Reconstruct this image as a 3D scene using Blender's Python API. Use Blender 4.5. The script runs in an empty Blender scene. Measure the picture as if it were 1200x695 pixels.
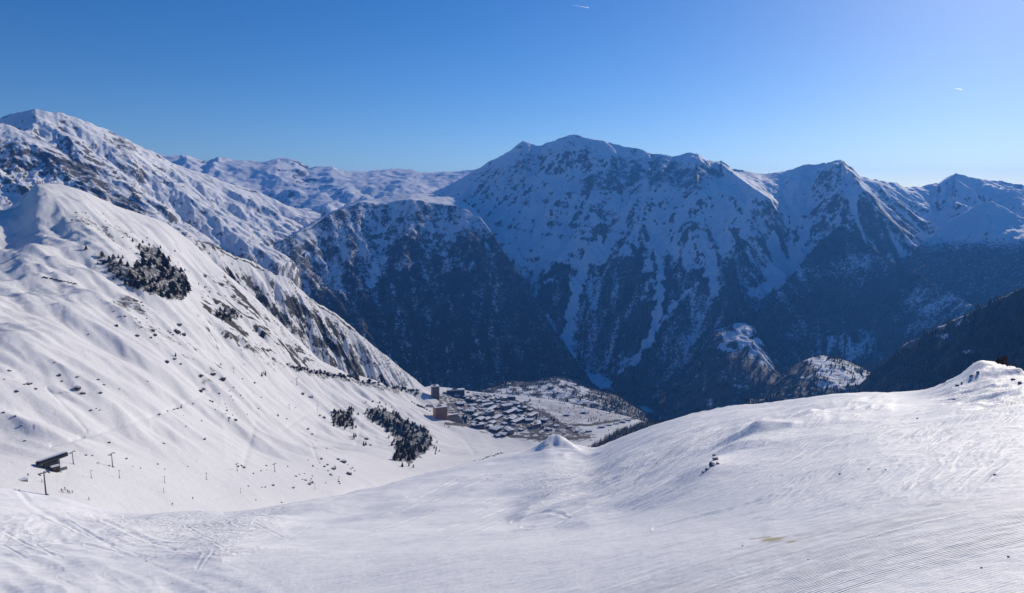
import bpy, bmesh, math, random
import numpy as np

# ------------------------------------------------------------------ camera, sky, sun, exposure
scene = bpy.context.scene
C = scene.collection
F = 782.0                     # focal length in photo pixels (photo is 1200 x 695)
CX, CY, VH = 600.0, 347.5, 240.0
PITCH = math.atan((CY - VH) / F)
SUN_AZ, SUN_EL = 37.5, 22.3   # degrees, clockwise from +Y / above the horizon

cam_data = bpy.data.cameras.new('camera')
cam_data.sensor_width = 36.0
cam_data.lens = 36.0 * F / 1200.0
cam_data.clip_start = 0.1
cam_data.clip_end = 90000.0
cam = bpy.data.objects.new('camera', cam_data)
C.objects.link(cam)
cam.rotation_euler = (math.radians(90) - PITCH, 0, 0)
scene.camera = cam

world = bpy.data.worlds.new('World')
scene.world = world
world.use_nodes = True
wn = world.node_tree.nodes
sky = wn.new('ShaderNodeTexSky')
sky.sky_type = 'NISHITA'
sky.sun_disc = False
sky.sun_elevation = math.radians(SUN_EL)
sky.sun_rotation = math.radians(SUN_AZ)
sky.altitude = 2300
sky.air_density = 1.0
sky.dust_density = 0.9
sky.ozone_density = 3.0
hsv = wn.new('ShaderNodeHueSaturation')
hsv.inputs['Saturation'].default_value = 1.32
hsv.inputs['Hue'].default_value = 0.509
world.node_tree.links.new(sky.outputs[0], hsv.inputs['Color'])
world.node_tree.links.new(hsv.outputs[0], wn['Background'].inputs[0])
wn['Background'].inputs[1].default_value = 0.105

sun_data = bpy.data.lights.new('sun', 'SUN')
sun_data.energy = 4.25
sun_data.angle = math.radians(0.53)
sun_data.color = (1.0, 0.905, 0.75)
sun = bpy.data.objects.new('sun', sun_data)
C.objects.link(sun)
sun.rotation_euler = (math.radians(90 - SUN_EL), 0, math.radians(180 - SUN_AZ))

scene.view_settings.view_transform = 'Standard'
scene.view_settings.look = 'None'
scene.view_settings.gamma = 1.0
scene.view_settings.exposure = 0.0
scene.view_settings.use_curve_mapping = False
cy = scene.cycles
cy.use_denoising = True
cy.max_bounces = 6
cy.diffuse_bounces = 3
cy.volume_bounces = 0
cy.use_adaptive_sampling = True
cy.adaptive_threshold = 0.02

# ------------------------------------------------------------------ pixel <-> world
CP, SP = math.cos(PITCH), math.sin(PITCH)

def ray(u, v):
    a = (u - CX) / F
    b = (CY - v) / F
    return a, CP + SP * b, -SP + CP * b

def px(u, v, D):
    """photo pixel and horizontal distance -> world point"""
    x, y, z = ray(u, v)
    k = D / math.hypot(x, y)
    return x * k, y * k, z * k

def project(X, Y, Z):
    d = CP * Y - SP * Z
    h = SP * Y + CP * Z
    d = np.where(np.abs(d) < 1e-3, 1e-3, d)
    return CX + F * X / d, CY - F * h / d

# ------------------------------------------------------------------ noise
def hash2(ix, iy, seed):
    h = (ix.astype(np.int64) * 374761393 + iy.astype(np.int64) * 668265263 + seed * 144269504) & 0xffffffff
    h = ((h ^ (h >> 13)) * 1274126177) & 0xffffffff
    h = h ^ (h >> 16)
    h2 = ((h ^ (h >> 11)) * 2246822519) & 0xffffffff
    h2 = h2 ^ (h2 >> 15)
    return (h / 4294967295.0).astype(np.float32), (h2 / 4294967295.0).astype(np.float32)

def gnoise(x, y, seed=0):
    ix, iy = np.floor(x), np.floor(y)
    fx, fy = (x - ix).astype(np.float32), (y - iy).astype(np.float32)
    wx = fx * fx * fx * (fx * (fx * 6 - 15) + 10)
    wy = fy * fy * fy * (fy * (fy * 6 - 15) + 10)
    def g(ox, oy):
        a, _ = hash2(ix + ox, iy + oy, seed)
        a = a * 6.2831853
        return np.cos(a) * (fx - ox) + np.sin(a) * (fy - oy)
    n0 = g(0, 0) * (1 - wx) + g(1, 0) * wx
    n1 = g(0, 1) * (1 - wx) + g(1, 1) * wx
    return (n0 * (1 - wy) + n1 * wy) * 1.5

def fbm(x, y, octv=4, seed=0, gain=0.5):
    s, a = 0.0, 1.0
    for o in range(octv):
        s = s + a * gnoise(x, y, seed + o * 17)
        x, y, a = x * 2.03 + 11.3, y * 2.03 - 7.1, a * gain
    return s

def ridged(x, y, octv=4, seed=0, gain=0.5):
    s, a, t = 0.0, 1.0, 0.0
    for o in range(octv):
        s = s + a * (1 - np.abs(gnoise(x, y, seed + o * 31)) * 2)
        t += a
        x, y, a = x * 2.07 + 5.7, y * 2.07 + 3.9, a * gain
    return s / t

def sstep(a, b, x):
    t = np.clip((x - a) / (b - a), 0, 1)
    return t * t * (3 - 2 * t)

def erosion(X, Y, hx, hy, size, octv, amp, seed, gain=0.5):
    """gullies that follow the fall line (directional noise); returns height and gradient change"""
    H = np.zeros_like(X, dtype=np.float32)
    gx, gy = hx.astype(np.float32).copy(), hy.astype(np.float32).copy()
    f = 1.0 / size
    a = amp
    for o in range(octv):
        m = np.sqrt(gx * gx + gy * gy) + 1e-5
        dx, dy = -gy / m, gx / m
        px_, py_ = X * f, Y * f
        ix, iy = np.floor(px_), np.floor(py_)
        fx, fy = (px_ - ix).astype(np.float32), (py_ - iy).astype(np.float32)
        vs = np.zeros_like(H); vc = np.zeros_like(H); wt = np.zeros_like(H)
        for i in (-1, 0, 1):
            for j in (-1, 0, 1):
                r1, r2 = hash2(ix + i, iy + j, seed + o * 7)
                qx, qy = fx - i - r1, fy - j - r2
                w = np.exp(-(qx * qx + qy * qy) * 2.2)
                ph = (qx * dx + qy * dy) * 6.2831853
                vc += w * np.cos(ph); vs += w * np.sin(ph); wt += w
        vc /= wt; vs /= wt
        k = sstep(0.08, 0.5, m)
        H += a * k * vc
        gx += -a * k * f * 6.28 * vs * dx
        gy += -a * k * f * 6.28 * vs * dy
        f *= 2.0
        a *= gain
    return H

# ------------------------------------------------------------------ pixel-space shapes (for land cover)
def seg_dist(U, V, pts):
    best = np.full(U.shape, 1e9, np.float32)
    for (x0, y0), (x1, y1) in zip(pts[:-1], pts[1:]):
        dx, dy = x1 - x0, y1 - y0
        L = dx * dx + dy * dy + 1e-9
        t = np.clip(((U - x0) * dx + (V - y0) * dy) / L, 0, 1)
        d = np.hypot(U - x0 - t * dx, V - y0 - t * dy)
        best = np.minimum(best, d)
    return best

def poly_sd(U, V, pts):
    """signed distance in pixels, positive inside"""
    inside = np.zeros(U.shape, bool)
    n = len(pts)
    for i in range(n):
        x0, y0 = pts[i]; x1, y1 = pts[(i + 1) % n]
        c = ((y0 > V) != (y1 > V)) & (U < (x1 - x0) * (V - y0) / (y1 - y0 + 1e-9) + x0)
        inside ^= c
    d = seg_dist(U, V, list(pts) + [pts[0]])
    return np.where(inside, d, -d)

# ------------------------------------------------------------------ landform builder
def gauss_smooth(a, s):
    if s <= 0: return a
    r = int(3 * s) + 1
    k = np.exp(-0.5 * (np.arange(-r, r + 1) / s) ** 2); k /= k.sum()
    return np.convolve(np.pad(a, r, mode='edge'), k, mode='valid')

def pchip(Dk, Zk, Dq, seg_index):
    """column-wise monotone cubic through (Dk,Zk), evaluated at Dq rows lying in segment seg_index"""
    h = np.diff(Dk, axis=0); d = np.diff(Zk, axis=0) / h
    K = Dk.shape[0]
    m = np.zeros_like(Dk)
    m[0], m[-1] = d[0], d[-1]
    for k in range(1, K - 1):
        same = d[k - 1] * d[k] > 0
        m[k] = np.where(same, 2 * d[k - 1] * d[k] / np.where(same, d[k - 1] + d[k], 1), 0)
    out = np.empty_like(Dq)
    for r in range(Dq.shape[0]):
        k = seg_index[r]
        t = (Dq[r] - Dk[k]) / h[k]
        t2, t3 = t * t, t * t * t
        out[r] = ((2 * t3 - 3 * t2 + 1) * Zk[k] + (t3 - 2 * t2 + t) * h[k] * m[k]
                  + (-2 * t3 + 3 * t2) * Zk[k + 1] + (t3 - t2) * h[k] * m[k + 1])
    return out

class Land:
    """a hill or mountain: a height field laid out by compass direction and distance, through given break lines.
    lines: lists of (u, v, D) photo points with distance, or (u, None, D, z)."""
    def __init__(s, name, u0, u1, du, lines, rows, sharp=(), smooth=None):
        us = np.concatenate([np.arange(u0, -40, du * 6), np.arange(max(u0, -40), min(u1, 1240), du), np.arange(max(u0, 1240), u1 + du, du * 6)])
        us = us[us <= u1 + du * 6]
        s.name = name
        x, y, _ = ray(us, VH)
        s.az = np.arctan2(x, y)
        fx_, fy_, _ = ray(np.arange(u0, u1 + du, du), VH)
        faz = np.arctan2(fx_, fy_)
        Dk, Zk = [], []
        for li, L in enumerate(lines):
            if callable(L):
                D, Z = L(Dk, Zk)
            else:
                P = []
                for p in L:
                    if p[1] is None:
                        xx, yy, _ = ray(p[0], VH)
                        P.append((math.atan2(xx, yy), p[2], p[3]))
                    else:
                        xx, yy, zz = px(*p)
                        P.append((math.atan2(xx, yy), p[2], zz))
                P.sort()
                P = np.array(P)
                D = np.interp(faz, P[:, 0], P[:, 1]); Z = np.interp(faz, P[:, 0], P[:, 2])
                sm = (smooth or {}).get(li, 6)
                D, Z = gauss_smooth(D, max(sm, 4)), gauss_smooth(Z, sm)
                D, Z = np.interp(s.az, faz, D), np.interp(s.az, faz, Z)
            if Dk: D = np.maximum(D, Dk[-1] + 2)
            Dk.append(D); Zk.append(Z)
        Dk, Zk = np.array(Dk), np.array(Zk)
        Dr, seg = [], []
        for k, n in enumerate(rows):
            for i in range(n):
                t = i / n
                Dr.append(Dk[k] * (Dk[k + 1] / Dk[k]) ** t); seg.append(k)
        Dr.append(Dk[-1]); seg.append(len(rows) - 1)
        s.Dq = np.array(Dr); seg = np.array(seg)
        s.seg = seg
        Z = np.zeros_like(s.Dq)
        cuts = [0] + list(sharp) + [len(lines) - 1]
        for a, b in zip(cuts[:-1], cuts[1:]):
            sel = (seg >= a) & (seg < b)
            Z[sel] = pchip(Dk[a:b + 1], Zk[a:b + 1], s.Dq[sel], seg[sel] - a)
        s.Z = Z.astype(np.float64)
        s.X = s.Dq * np.sin(s.az)[None]; s.Y = s.Dq * np.cos(s.az)[None]
        s.Dk = Dk
        s.attr = {}
        s.uv()
    def uv(s):
        s.U, s.V = project(s.X, s.Y, s.Z)
    def grad(s):
        Xj, Xi = np.gradient(s.X); Yj, Yi = np.gradient(s.Y); Zj, Zi = np.gradient(s.Z)
        J = Xi * Yj - Xj * Yi
        J = np.where(np.abs(J) < 1e-9, 1e-9, J)
        return (Zi * Yj - Zj * Yi) / J, (Zj * Xi - Zi * Xj) / J
    def slope(s):
        gx, gy = s.grad()
        return np.hypot(gx, gy)
    def mesh(s, mat):
        nr, nc = s.X.shape
        co = np.stack([s.X, s.Y, s.Z], -1).reshape(-1, 3).astype(np.float32)
        idx = np.arange(nr * nc, dtype=np.int32).reshape(nr, nc)
        q = np.stack([idx[:-1, :-1], idx[:-1, 1:], idx[1:, 1:], idx[1:, :-1]], -1).reshape(-1, 4)
        me = bpy.data.meshes.new(s.name)
        me.vertices.add(len(co)); me.vertices.foreach_set('co', co.ravel())
        me.loops.add(q.size); me.loops.foreach_set('vertex_index', q.ravel())
        me.polygons.add(len(q))
        me.polygons.foreach_set('loop_start', np.arange(0, q.size, 4, dtype=np.int32))
        me.polygons.foreach_set('use_smooth', np.ones(len(q), bool))
        for k, a in s.attr.items():
            at = me.attributes.new(k, 'FLOAT', 'POINT')
            at.data.foreach_set('value', np.clip(a, 0, 1).astype(np.float32).ravel())
        me.update(calc_edges=True)
        me.materials.append(mat)
        o = bpy.data.objects.new(s.name, me)
        C.objects.link(o)
        o['kind'] = 'structure'
        s.obj = o
        return o
    def ground(s, x, y):
        """height of the surface under a world point"""
        az, D = math.atan2(x, y), math.hypot(x, y)
        c = np.interp(az, s.az, np.arange(len(s.az)))
        c0 = int(min(c, len(s.az) - 2)); w = c - c0
        z0 = np.interp(D, s.Dq[:, c0], s.Z[:, c0]); z1 = np.interp(D, s.Dq[:, c0 + 1], s.Z[:, c0 + 1])
        return float(z0 * (1 - w) + z1 * w)
    def at(s, u, v):
        """where the line of sight through a photo pixel first meets this surface"""
        x, y, z = ray(u, v)
        az = math.atan2(x, y); tn = z / math.hypot(x, y)
        c = int(round(float(np.interp(az, s.az, np.arange(len(s.az))))))
        D, Z = s.Dq[:, c], s.Z[:, c]
        below = (Z - tn * D) >= 0
        below[:2] = False
        k = int(np.argmax(below))
        if not below.any():
            k = int(np.argmin(np.abs(Z / D - tn)))
            return D[k] * math.sin(az), D[k] * math.cos(az), Z[k]
        a0, a1 = Z[k - 1] - tn * D[k - 1], Z[k] - tn * D[k]
        t = -a0 / (a1 - a0 + 1e-9)
        d = D[k - 1] + t * (D[k] - D[k - 1])
        return d * math.sin(az), d * math.cos(az), float(Z[k - 1] + t * (Z[k] - Z[k - 1]))

# ------------------------------------------------------------------ materials
def nodemat(name):
    m = bpy.data.materials.new(name)
    m.use_nodes = True
    return m, m.node_tree.nodes, m.node_tree.links

def simple_mat(name, col, rough=0.8, var=0.15, scale=3.0, spec=0.2):
    m, n, l = nodemat(name)
    b = n['Principled BSDF']
    b.inputs['Roughness'].default_value = rough
    b.inputs['Specular IOR Level'].default_value = spec
    tc = n.new('ShaderNodeTexCoord')
    nz = n.new('ShaderNodeTexNoise'); nz.inputs['Scale'].default_value = scale
    nz.inputs['Detail'].default_value = 4
    l.new(tc.outputs['Object'], nz.inputs['Vector'])
    mx = n.new('ShaderNodeMix'); mx.data_type = 'RGBA'
    mx.inputs['A'].default_value = (*[c * (1 - var) for c in col], 1)
    mx.inputs['B'].default_value = (*[min(1, c * (1 + var)) for c in col], 1)
    l.new(nz.outputs['Fac'], mx.inputs['Factor'])
    l.new(mx.outputs['Result'], b.inputs['Base Color'])
    return m

class NB:
    """small helper for writing node graphs"""
    def __init__(s, n, l): s.n, s.l = n, l
    def put(s, sock, v):
        if hasattr(v, 'is_output'): s.l.new(v, sock)
        else: sock.default_value = v
    def math(s, op, a, b=0.0, clamp=False):
        k = s.n.new('ShaderNodeMath'); k.operation = op; k.use_clamp = clamp
        s.put(k.inputs[0], a); s.put(k.inputs[1], b)
        return k.outputs[0]
    def noise(s, vec, scale, detail=4, rough=0.55, dist=0.0):
        k = s.n.new('ShaderNodeTexNoise')
        k.inputs['Scale'].default_value = scale; k.inputs['Detail'].default_value = detail
        k.inputs['Roughness'].default_value = rough; k.inputs['Distortion'].default_value = dist
        s.l.new(vec, k.inputs['Vector'])
        return k.outputs['Fac']
    def map(s, vec, rot=(0, 0, 0), scale=(1, 1, 1)):
        k = s.n.new('ShaderNodeMapping')
        k.inputs['Rotation'].default_value = rot; k.inputs['Scale'].default_value = scale
        s.l.new(vec, k.inputs['Vector'])
        return k.outputs[0]
    def step(s, x, a, b):
        k = s.n.new('ShaderNodeMapRange'); k.interpolation_type = 'SMOOTHSTEP'
        s.put(k.inputs['Value'], x)
        s.put(k.inputs['From Min'], a); s.put(k.inputs['From Max'], b)
        return k.outputs[0]
    def mix(s, f, a, b):
        k = s.n.new('ShaderNodeMix'); k.data_type = 'RGBA'
        s.put(k.inputs['Factor'], f); s.put(k.inputs['A'], a); s.put(k.inputs['B'], b)
        return k.outputs['Result']
    def attr(s, name):
        k = s.n.new('ShaderNodeAttribute'); k.attribute_name = name
        return k.outputs['Fac']

SNOW = (0.85, 0.845, 0.86, 1)
def terrain_mat(name, patch, rock_a, rock_b, wood, bump_m=4.0, bump_s=0.5, snow=SNOW):
    """snow, rock and woodland floor, mixed by the surface attributes rock and forest; patch = size in metres"""
    m, n, l = nodemat(name); k = NB(n, l)
    b = n['Principled BSDF']
    b.inputs['Roughness'].default_value = 0.75
    b.inputs['Specular IOR Level'].default_value = 0.15
    P = n.new('ShaderNodeNewGeometry').outputs['Position']
    n1 = k.noise(P, 1 / patch, 8, 0.72)
    n2 = k.noise(P, 1 / (patch * 0.3), 4, 0.6)
    n3 = k.noise(P, 1 / (patch * 5), 3, 0.5)
    r = k.math('ADD', k.attr('rock'), k.math('MULTIPLY', k.math('SUBTRACT', n1, 0.5), 1.5))
    r = k.math('ADD', r, k.math('MULTIPLY', k.math('SUBTRACT', n3, 0.5), 0.5))
    rm = k.step(r, 0.38, 0.68)
    f = k.math('ADD', k.attr('forest'), k.math('MULTIPLY', k.math('SUBTRACT', n2, 0.5), 1.3))
    f = k.math('ADD', f, k.math('MULTIPLY', k.math('SUBTRACT', n1, 0.5), 0.6))
    fm = k.step(f, 0.36, 0.72)
    rock = k.mix(n2, rock_a, rock_b)
    c = k.mix(rm, snow, rock)
    wd = k.mix(n1, (wood[0] * 0.7, wood[1] * 0.7, wood[2] * 0.7, 1), (wood[0] * 1.3, wood[1] * 1.3, wood[2] * 1.3, 1))
    c = k.mix(k.math('MULTIPLY', fm, 0.93), c, wd)
    l.new(c, b.inputs['Base Color'])
    bp = n.new('ShaderNodeBump'); bp.inputs['Strength'].default_value = bump_s
    bp.inputs['Distance'].default_value = bump_m
    hh = k.math('ADD', n1, k.math('MULTIPLY', n2, 0.35))
    l.new(hh, bp.inputs['Height'])
    l.new(bp.outputs[0], b.inputs['Normal'])
    return m

# ------------------------------------------------------------------ the land
def cst(D, z, u0=-1000, u1=3000):
    return [(u0, None, D, z), (u1, None, D, z)]
def behind(dD, dz):
    return lambda Dk, Zk: (Dk[-1] + dD, Zk[-1] + dz)
def below(dD, z):
    return lambda Dk, Zk: (Dk[-1] + dD, np.minimum(Zk[-1] - 20, z))

EXEC_MARK = 0
ROCK_A, ROCK_B = (0.055, 0.050, 0.046, 1), (0.17, 0.15, 0.13, 1)
WOOD = (0.020, 0.019, 0.017)

def mountain(L, ridge_row, size, octv, amp, seed, ridge_amp=0.0, ridge_size=400.0, rock_gain=1.0, rock_lo=0.62, rock_hi=1.3, keep=0.3):
    """carve gullies and crags; weaker along the crest (row ridge_row) so the skyline stays where it is"""
    gx, gy = L.grad()
    for a in (gx, gy):
        np.clip(a, -1.5, 1.5, out=a)
    E = erosion(L.X, L.Y, gx, gy, size, octv, amp, seed)
    R = ridge_amp * (ridged(L.X / ridge_size, L.Y / ridge_size, 5, seed) - 0.5) if ridge_amp else 0
    rows = np.abs(np.arange(L.Z.shape[0]) - ridge_row)[:, None]
    fade = keep + (1 - keep) * sstep(0, 45, rows)
    L.Z = L.Z + (E + R) * fade
    fine = fbm(L.X / (size * 0.16), L.Y / (size * 0.16), 4, seed + 3)
    L.Z = L.Z + fine * size * 0.012
    L.uv()
    sl = L.slope()
    big = fbm(L.X / (size * 1.7), L.Y / (size * 1.7), 3, seed + 5)
    L.flute = erosion(L.X, L.Y, gx, gy, size * 0.34, 4, 1.0, seed + 77, 0.7) / 1.6
    L.gully = np.clip(E / amp, -1.5, 1.5)
    L.attr['rock'] = np.clip(0.12 + sstep(rock_lo, rock_hi, sl + 0.25 * big) * rock_gain * 0.6 + 0.07 * L.flute + 0.05 * L.gully, 0, 1)
    L.attr['forest'] = np.zeros_like(L.Z)

def paint(L, name, pts, val, soft=6.0, mode='max', wob=0.0, wsize=60.0, seed=5):
    """land cover inside an outline on the slope; wob = ragged edge in pixels"""
    d = poly_sd(L.U, L.V, pts)
    if wob: d = d + wob * fbm(L.X / wsize, L.Y / wsize, 4, seed)
    w = sstep(-soft, soft, d)
    a = L.attr[name]
    if mode == 'max': L.attr[name] = np.maximum(a, val * w)
    elif mode == 'set': L.attr[name] = a * (1 - w) + val * w
    elif mode == 'add': L.attr[name] = a + val * w

def streak(L, name, pts, val, width, wob=0.0, wsize=60.0, seed=5):
    d = seg_dist(L.U, L.V, pts)
    if wob: d = d + wob * fbm(L.X / wsize, L.Y / wsize, 3, seed)
    w = 1 - sstep(width * 0.6, width * 1.3, d)
    L.attr[name] = L.attr[name] * (1 - w) + val * w

# far plateau range behind everything
far = Land('far_range', -150, 760, 1.6, [
    cst(5600, -350), [(-150, 262, 6000), (300, 250, 6200), (420, 248, 6300), (760, 235, 6400)],
    [(-150, 222, 7200), (230, 215, 7200), (300, 212, 7200), (360, 222, 7100), (420, 217, 7200), (480, 220, 7200), (560, 218, 7200), (760, 215, 7200)],
    [(-150, 200, 8800), (180, 182, 8600), (215, 180, 8600), (240, 188, 8700), (255, 183, 8700), (275, 187, 8700), (300, 188, 8600),
     (325, 185, 8600), (345, 188, 8600), (360, 197, 8600), (390, 196, 8500), (410, 203, 8500), (440, 200, 8700), (480, 199, 8700),
     (500, 201, 8700), (530, 200, 8700), (560, 198, 8700), (620, 196, 8700), (760, 200, 8700)],
    behind(1500, -500)], (10, 40, 60, 10), sharp=(3,), smooth={3: 1.5})
mountain(far, 110, 900, 6, 60, 3, 90, 1500, rock_lo=0.5, rock_hi=1.0, keep=0.55)
far.Z += -far.Z * 0
far_mat = terrain_mat('far_range_snow', 60, ROCK_A, ROCK_B, WOOD, 8, 0.5)

# central massif
ridgeM = [(300, 300, 5600), (420, 262, 5600), (480, 240, 5600), (504, 227, 5600), (527, 217, 5600), (550, 203, 5600), (570, 192, 5550), (590, 180, 5500), (605, 171, 5500),
    (614, 165, 5500), (622, 169, 5500), (634, 171, 5480), (650, 164, 5400), (672, 158, 5300), (690, 163, 5300), (710, 166, 5300),
    (730, 170, 5300), (747, 175, 5250), (760, 180, 5250), (780, 181, 5200), (800, 181, 5200), (817, 178, 5100), (830, 187, 5150),
    (845, 188, 5200), (858, 198, 5200), (870, 200, 5250), (890, 203, 5300), (905, 202, 5300), (925, 199, 5300), (945, 195, 5250), (965, 191, 5200),
    (984, 187, 5050), (1000, 197, 5100), (1008, 207, 5150), (1030, 211, 5350), (1060, 219, 5550), (1080, 217, 5650), (1100, 213, 5700), (1110, 206, 5700),
    (1120, 202, 5700), (1135, 206, 5750), (1150, 210, 5800), (1180, 215, 5900), (1200, 218, 5900), (1300, 212, 5900), (1450, 205, 5800), (1700, 215, 5600)]
mas = Land('massif', 400, 1650, 1.25, [
    cst(2700, -1050),
    [(400, 455, 3100), (600, 455, 3150), (700, 452, 3150), (800, 440, 3150), (900, 420, 3200), (1000, 400, 3400), (1200, 350, 4000), (1700, 340, 4000)],
    [(400, 345, 4000), (600, 335, 3850), (700, 330, 3850), (800, 325, 3850), (870, 320, 3900), (930, 320, 4150), (985, 310, 4100), (1060, 320, 4350), (1200, 310, 4600), (1700, 310, 4600)],
    [(400, 275, 4900), (480, 262, 4900), (560, 250, 4750), (640, 245, 4600), (700, 235, 4600), (760, 240, 4550), (817, 235, 4450), (860, 230, 4480), (900, 240, 4500),
     (915, 240, 4700), (950, 240, 4700), (985, 230, 4550), (1010, 235, 4560), (1050, 258, 4750), (1080, 262, 4950), (1150, 250, 5200), (1200, 250, 5300), (1700, 250, 5200)],
    ridgeM, behind(500, -330), behind(1500, -600)], (8, 84, 96, 104, 8, 3), sharp=(4,), smooth={4: 1.0, 3: 8})
mountain(mas, 292, 420, 6, 36, 11, 34, 520, rock_lo=0.74, rock_hi=1.35)

# buttress in front of the massif, with a flat snow top
but = Land('buttress', 230, 760, 1.4, [
    cst(2400, -1050),
    [(230, 470, 2850), (600, 458, 2900), (690, 470, 2900), (760, 490, 2800)],
    [(230, 335, 3600), (300, 300, 3700), (350, 272, 3900), (400, 245, 4200), (424, 236, 4300), (445, 240, 4300), (480, 233, 4300), (510, 238, 4300),
     (540, 242, 4250), (567, 259, 4100), (590, 295, 3800), (620, 340, 3550), (650, 388, 3300), (690, 445, 3050), (720, 475, 2950), (760, 500, 2850)],
    [(230, 340, 3700), (300, 305, 3900), (350, 275, 4250), (400, 244, 4650), (424, 236, 4800), (480, 226, 4900), (540, 232, 4800), (567, 262, 4500),
     (590, 305, 4000), (620, 350, 3700), (650, 400, 3400), (690, 455, 3150), (760, 510, 2950)],
    behind(500, -350)], (8, 170, 40, 8), sharp=(2,), smooth={2: 2})
mountain(but, 178, 330, 5, 26, 23, 16, 300, rock_lo=0.62, rock_hi=1.25)

# wooded spur under the right-hand peak
spu = Land('wooded_spur', 780, 1330, 1.5, [
    cst(2350, -1050), [(780, None, 2600, -760), (880, None, 2980, -720), (985, None, 3300, -722), (1100, None, 3250, -690), (1200, None, 2850, -690), (1330, None, 2600, -690)],
    [(780, 465, 2800), (840, 425, 3000), (880, 382, 3300), (920, 332, 3700), (950, 296, 4000), (985, 262, 4250), (1010, 283, 4150), (1050, 310, 3950),
     (1100, 335, 3750), (1150, 365, 3450), (1200, 400, 3150), (1330, 445, 2800)],
    behind(350, -140), behind(600, -500)], (6, 150, 20, 4), sharp=(2,), smooth={2: 3})
mountain(spu, 156, 300, 5, 20, 31, 12, 300, rock_lo=0.7, rock_hi=1.3)

# right-hand knoll below the far right ridge
kno = Land('knoll', 1020, 1650, 1.3, [
    cst(3500, -700), [(1020, 345, 4000), (1200, 325, 4000), (1650, 320, 4000)],
    [(1020, 325, 4350), (1060, 300, 4500), (1100, 268, 4650), (1140, 243, 4750), (1160, 234, 4750), (1180, 245, 4750), (1200, 256, 4700), (1260, 245, 4600), (1650, 240, 4500)],
    behind(500, -120), behind(500, -300)], (5, 80, 20, 3), sharp=(2,), smooth={2: 3})
mountain(kno, 85, 300, 5, 20, 37, 16, 300, rock_lo=0.7, rock_hi=1.3)

# dark wooded ridge on the right
drk = Land('dark_ridge', 900, 1700, 1.2, [
    cst(1000, -800), [(900, None, 1500, -720), (1200, None, 1250, -560), (1700, None, 1100, -480)],
    [(900, 490, 2400), (960, 475, 2400), (1005, 452, 2350), (1030, 430, 2320), (1060, 405, 2280), (1100, 382, 2150), (1150, 360, 2000), (1200, 336, 1850), (1300, 292, 1700), (1700, 240, 1600)],
    behind(300, -130), behind(500, -420)], (4, 130, 12, 4), sharp=(2,), smooth={2: 3})
mountain(drk, 134, 220, 5, 14, 41, 8, 200, rock_lo=0.8, rock_hi=1.4)

# peak on the left behind the ski slopes, and its dark front spur
pea = Land('left_peak', -420, 376, 1.2, [
    [(-420, None, 2200, -700), (100, None, 2600, -640), (200, None, 2700, -560), (290, None, 2900, -560), (340, None, 3250, -520), (376, None, 3700, -460)], [(-420, 340, 2600), (100, 335, 2900), (200, 330, 3000), (290, 335, 3150), (340, 310, 3550), (378, 285, 4000), (450, 300, 4300)],
    [(-420, 170, 4200), (-100, 150, 4300), (0, 138, 4300), (25, 131, 4250), (40, 128, 4250), (55, 130, 4250), (70, 133, 4300), (100, 143, 4300), (130, 155, 4350), (150, 163, 4350), (165, 172, 4400), (180, 178, 4450), (200, 190, 4500),
     (230, 200, 4550), (260, 212, 4600), (300, 225, 4700), (345, 243, 4750), (378, 251, 4800), (450, 275, 4900)],
    behind(500, -250), behind(800, -600)], (5, 200, 10, 3), sharp=(2,), smooth={2: 1.5})
mountain(pea, 205, 420, 6, 34, 53, 26, 420, rock_lo=0.72, rock_hi=1.25)
fsp = Land('front_spur', -420, 240, 1.2, [
    cst(2200, -500), [(-420, 320, 2400), (0, 300, 2700), (100, 290, 2750), (200, 285, 2800), (240, 290, 2850)],
    [(-420, 120, 3700), (-50, 137, 3700), (10, 147, 3700), (40, 158, 3650), (60, 169, 3600), (85, 184, 3500), (110, 200, 3400), (150, 228, 3250), (185, 252, 3100), (240, 292, 2950)],
    behind(250, -150), behind(600, -400)], (4, 135, 10, 3), sharp=(2,), smooth={2: 2})
mountain(fsp, 139, 260, 5, 26, 59, 26, 260, rock_lo=0.6, rock_hi=1.15)

# two sunny meadow shelves among the woods across the valley
shelves = []
for nm_, L_ in (('a', [[(780, None, 2200, -900), (960, None, 2200, -900)], [(780, 470, 2650), (815, 448, 2720), (836, 420, 2800), (870, 406, 2880), (900, 430, 2800), (918, 455, 2700), (960, 478, 2600)],
                       [(780, 452, 2900), (812, 428, 2970), (834, 382, 3090), (848, 388, 3090), (862, 377, 3120), (884, 381, 3110), (900, 412, 3000), (918, 446, 2880), (960, 474, 2750)], behind(150, -40), behind(300, -260)]),
                ('b', [[(890, None, 2000, -900), (1070, None, 2000, -900)], [(890, 480, 2300), (930, 465, 2400), (985, 459, 2480), (1030, 457, 2450), (1070, 475, 2380)],
                       [(890, 470, 2500), (930, 430, 2700), (962, 416, 2820), (1000, 427, 2820), (1030, 444, 2700), (1070, 470, 2500)], behind(150, -40), behind(300, -260)]),
                ('c', [[(540, None, 2050, -930), (770, None, 2050, -930)], [(540, 480, 2250), (600, 474, 2340), (650, 476, 2380), (700, 482, 2380), (770, 505, 2300)],
                       [(540, 470, 2400), (575, 458, 2520), (600, 449, 2620), (625, 452, 2640), (650, 442, 2720), (680, 448, 2700), (700, 462, 2600), (718, 462, 2650), (735, 476, 2560), (770, 500, 2450)], behind(150, -30), behind(300, -220)])):
    L = Land('meadow_shelf', L_[0][0][0], L_[0][-1][0], 1.2, L_, (10, 60, 8, 4), smooth={1: 6, 2: 6})
    mountain(L, 70, 160, 5, 9, 61, 9, 110, rock_lo=1.2, rock_hi=2.0)
    L.attr['rock'] *= 0.2
    shelves.append(L)
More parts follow.
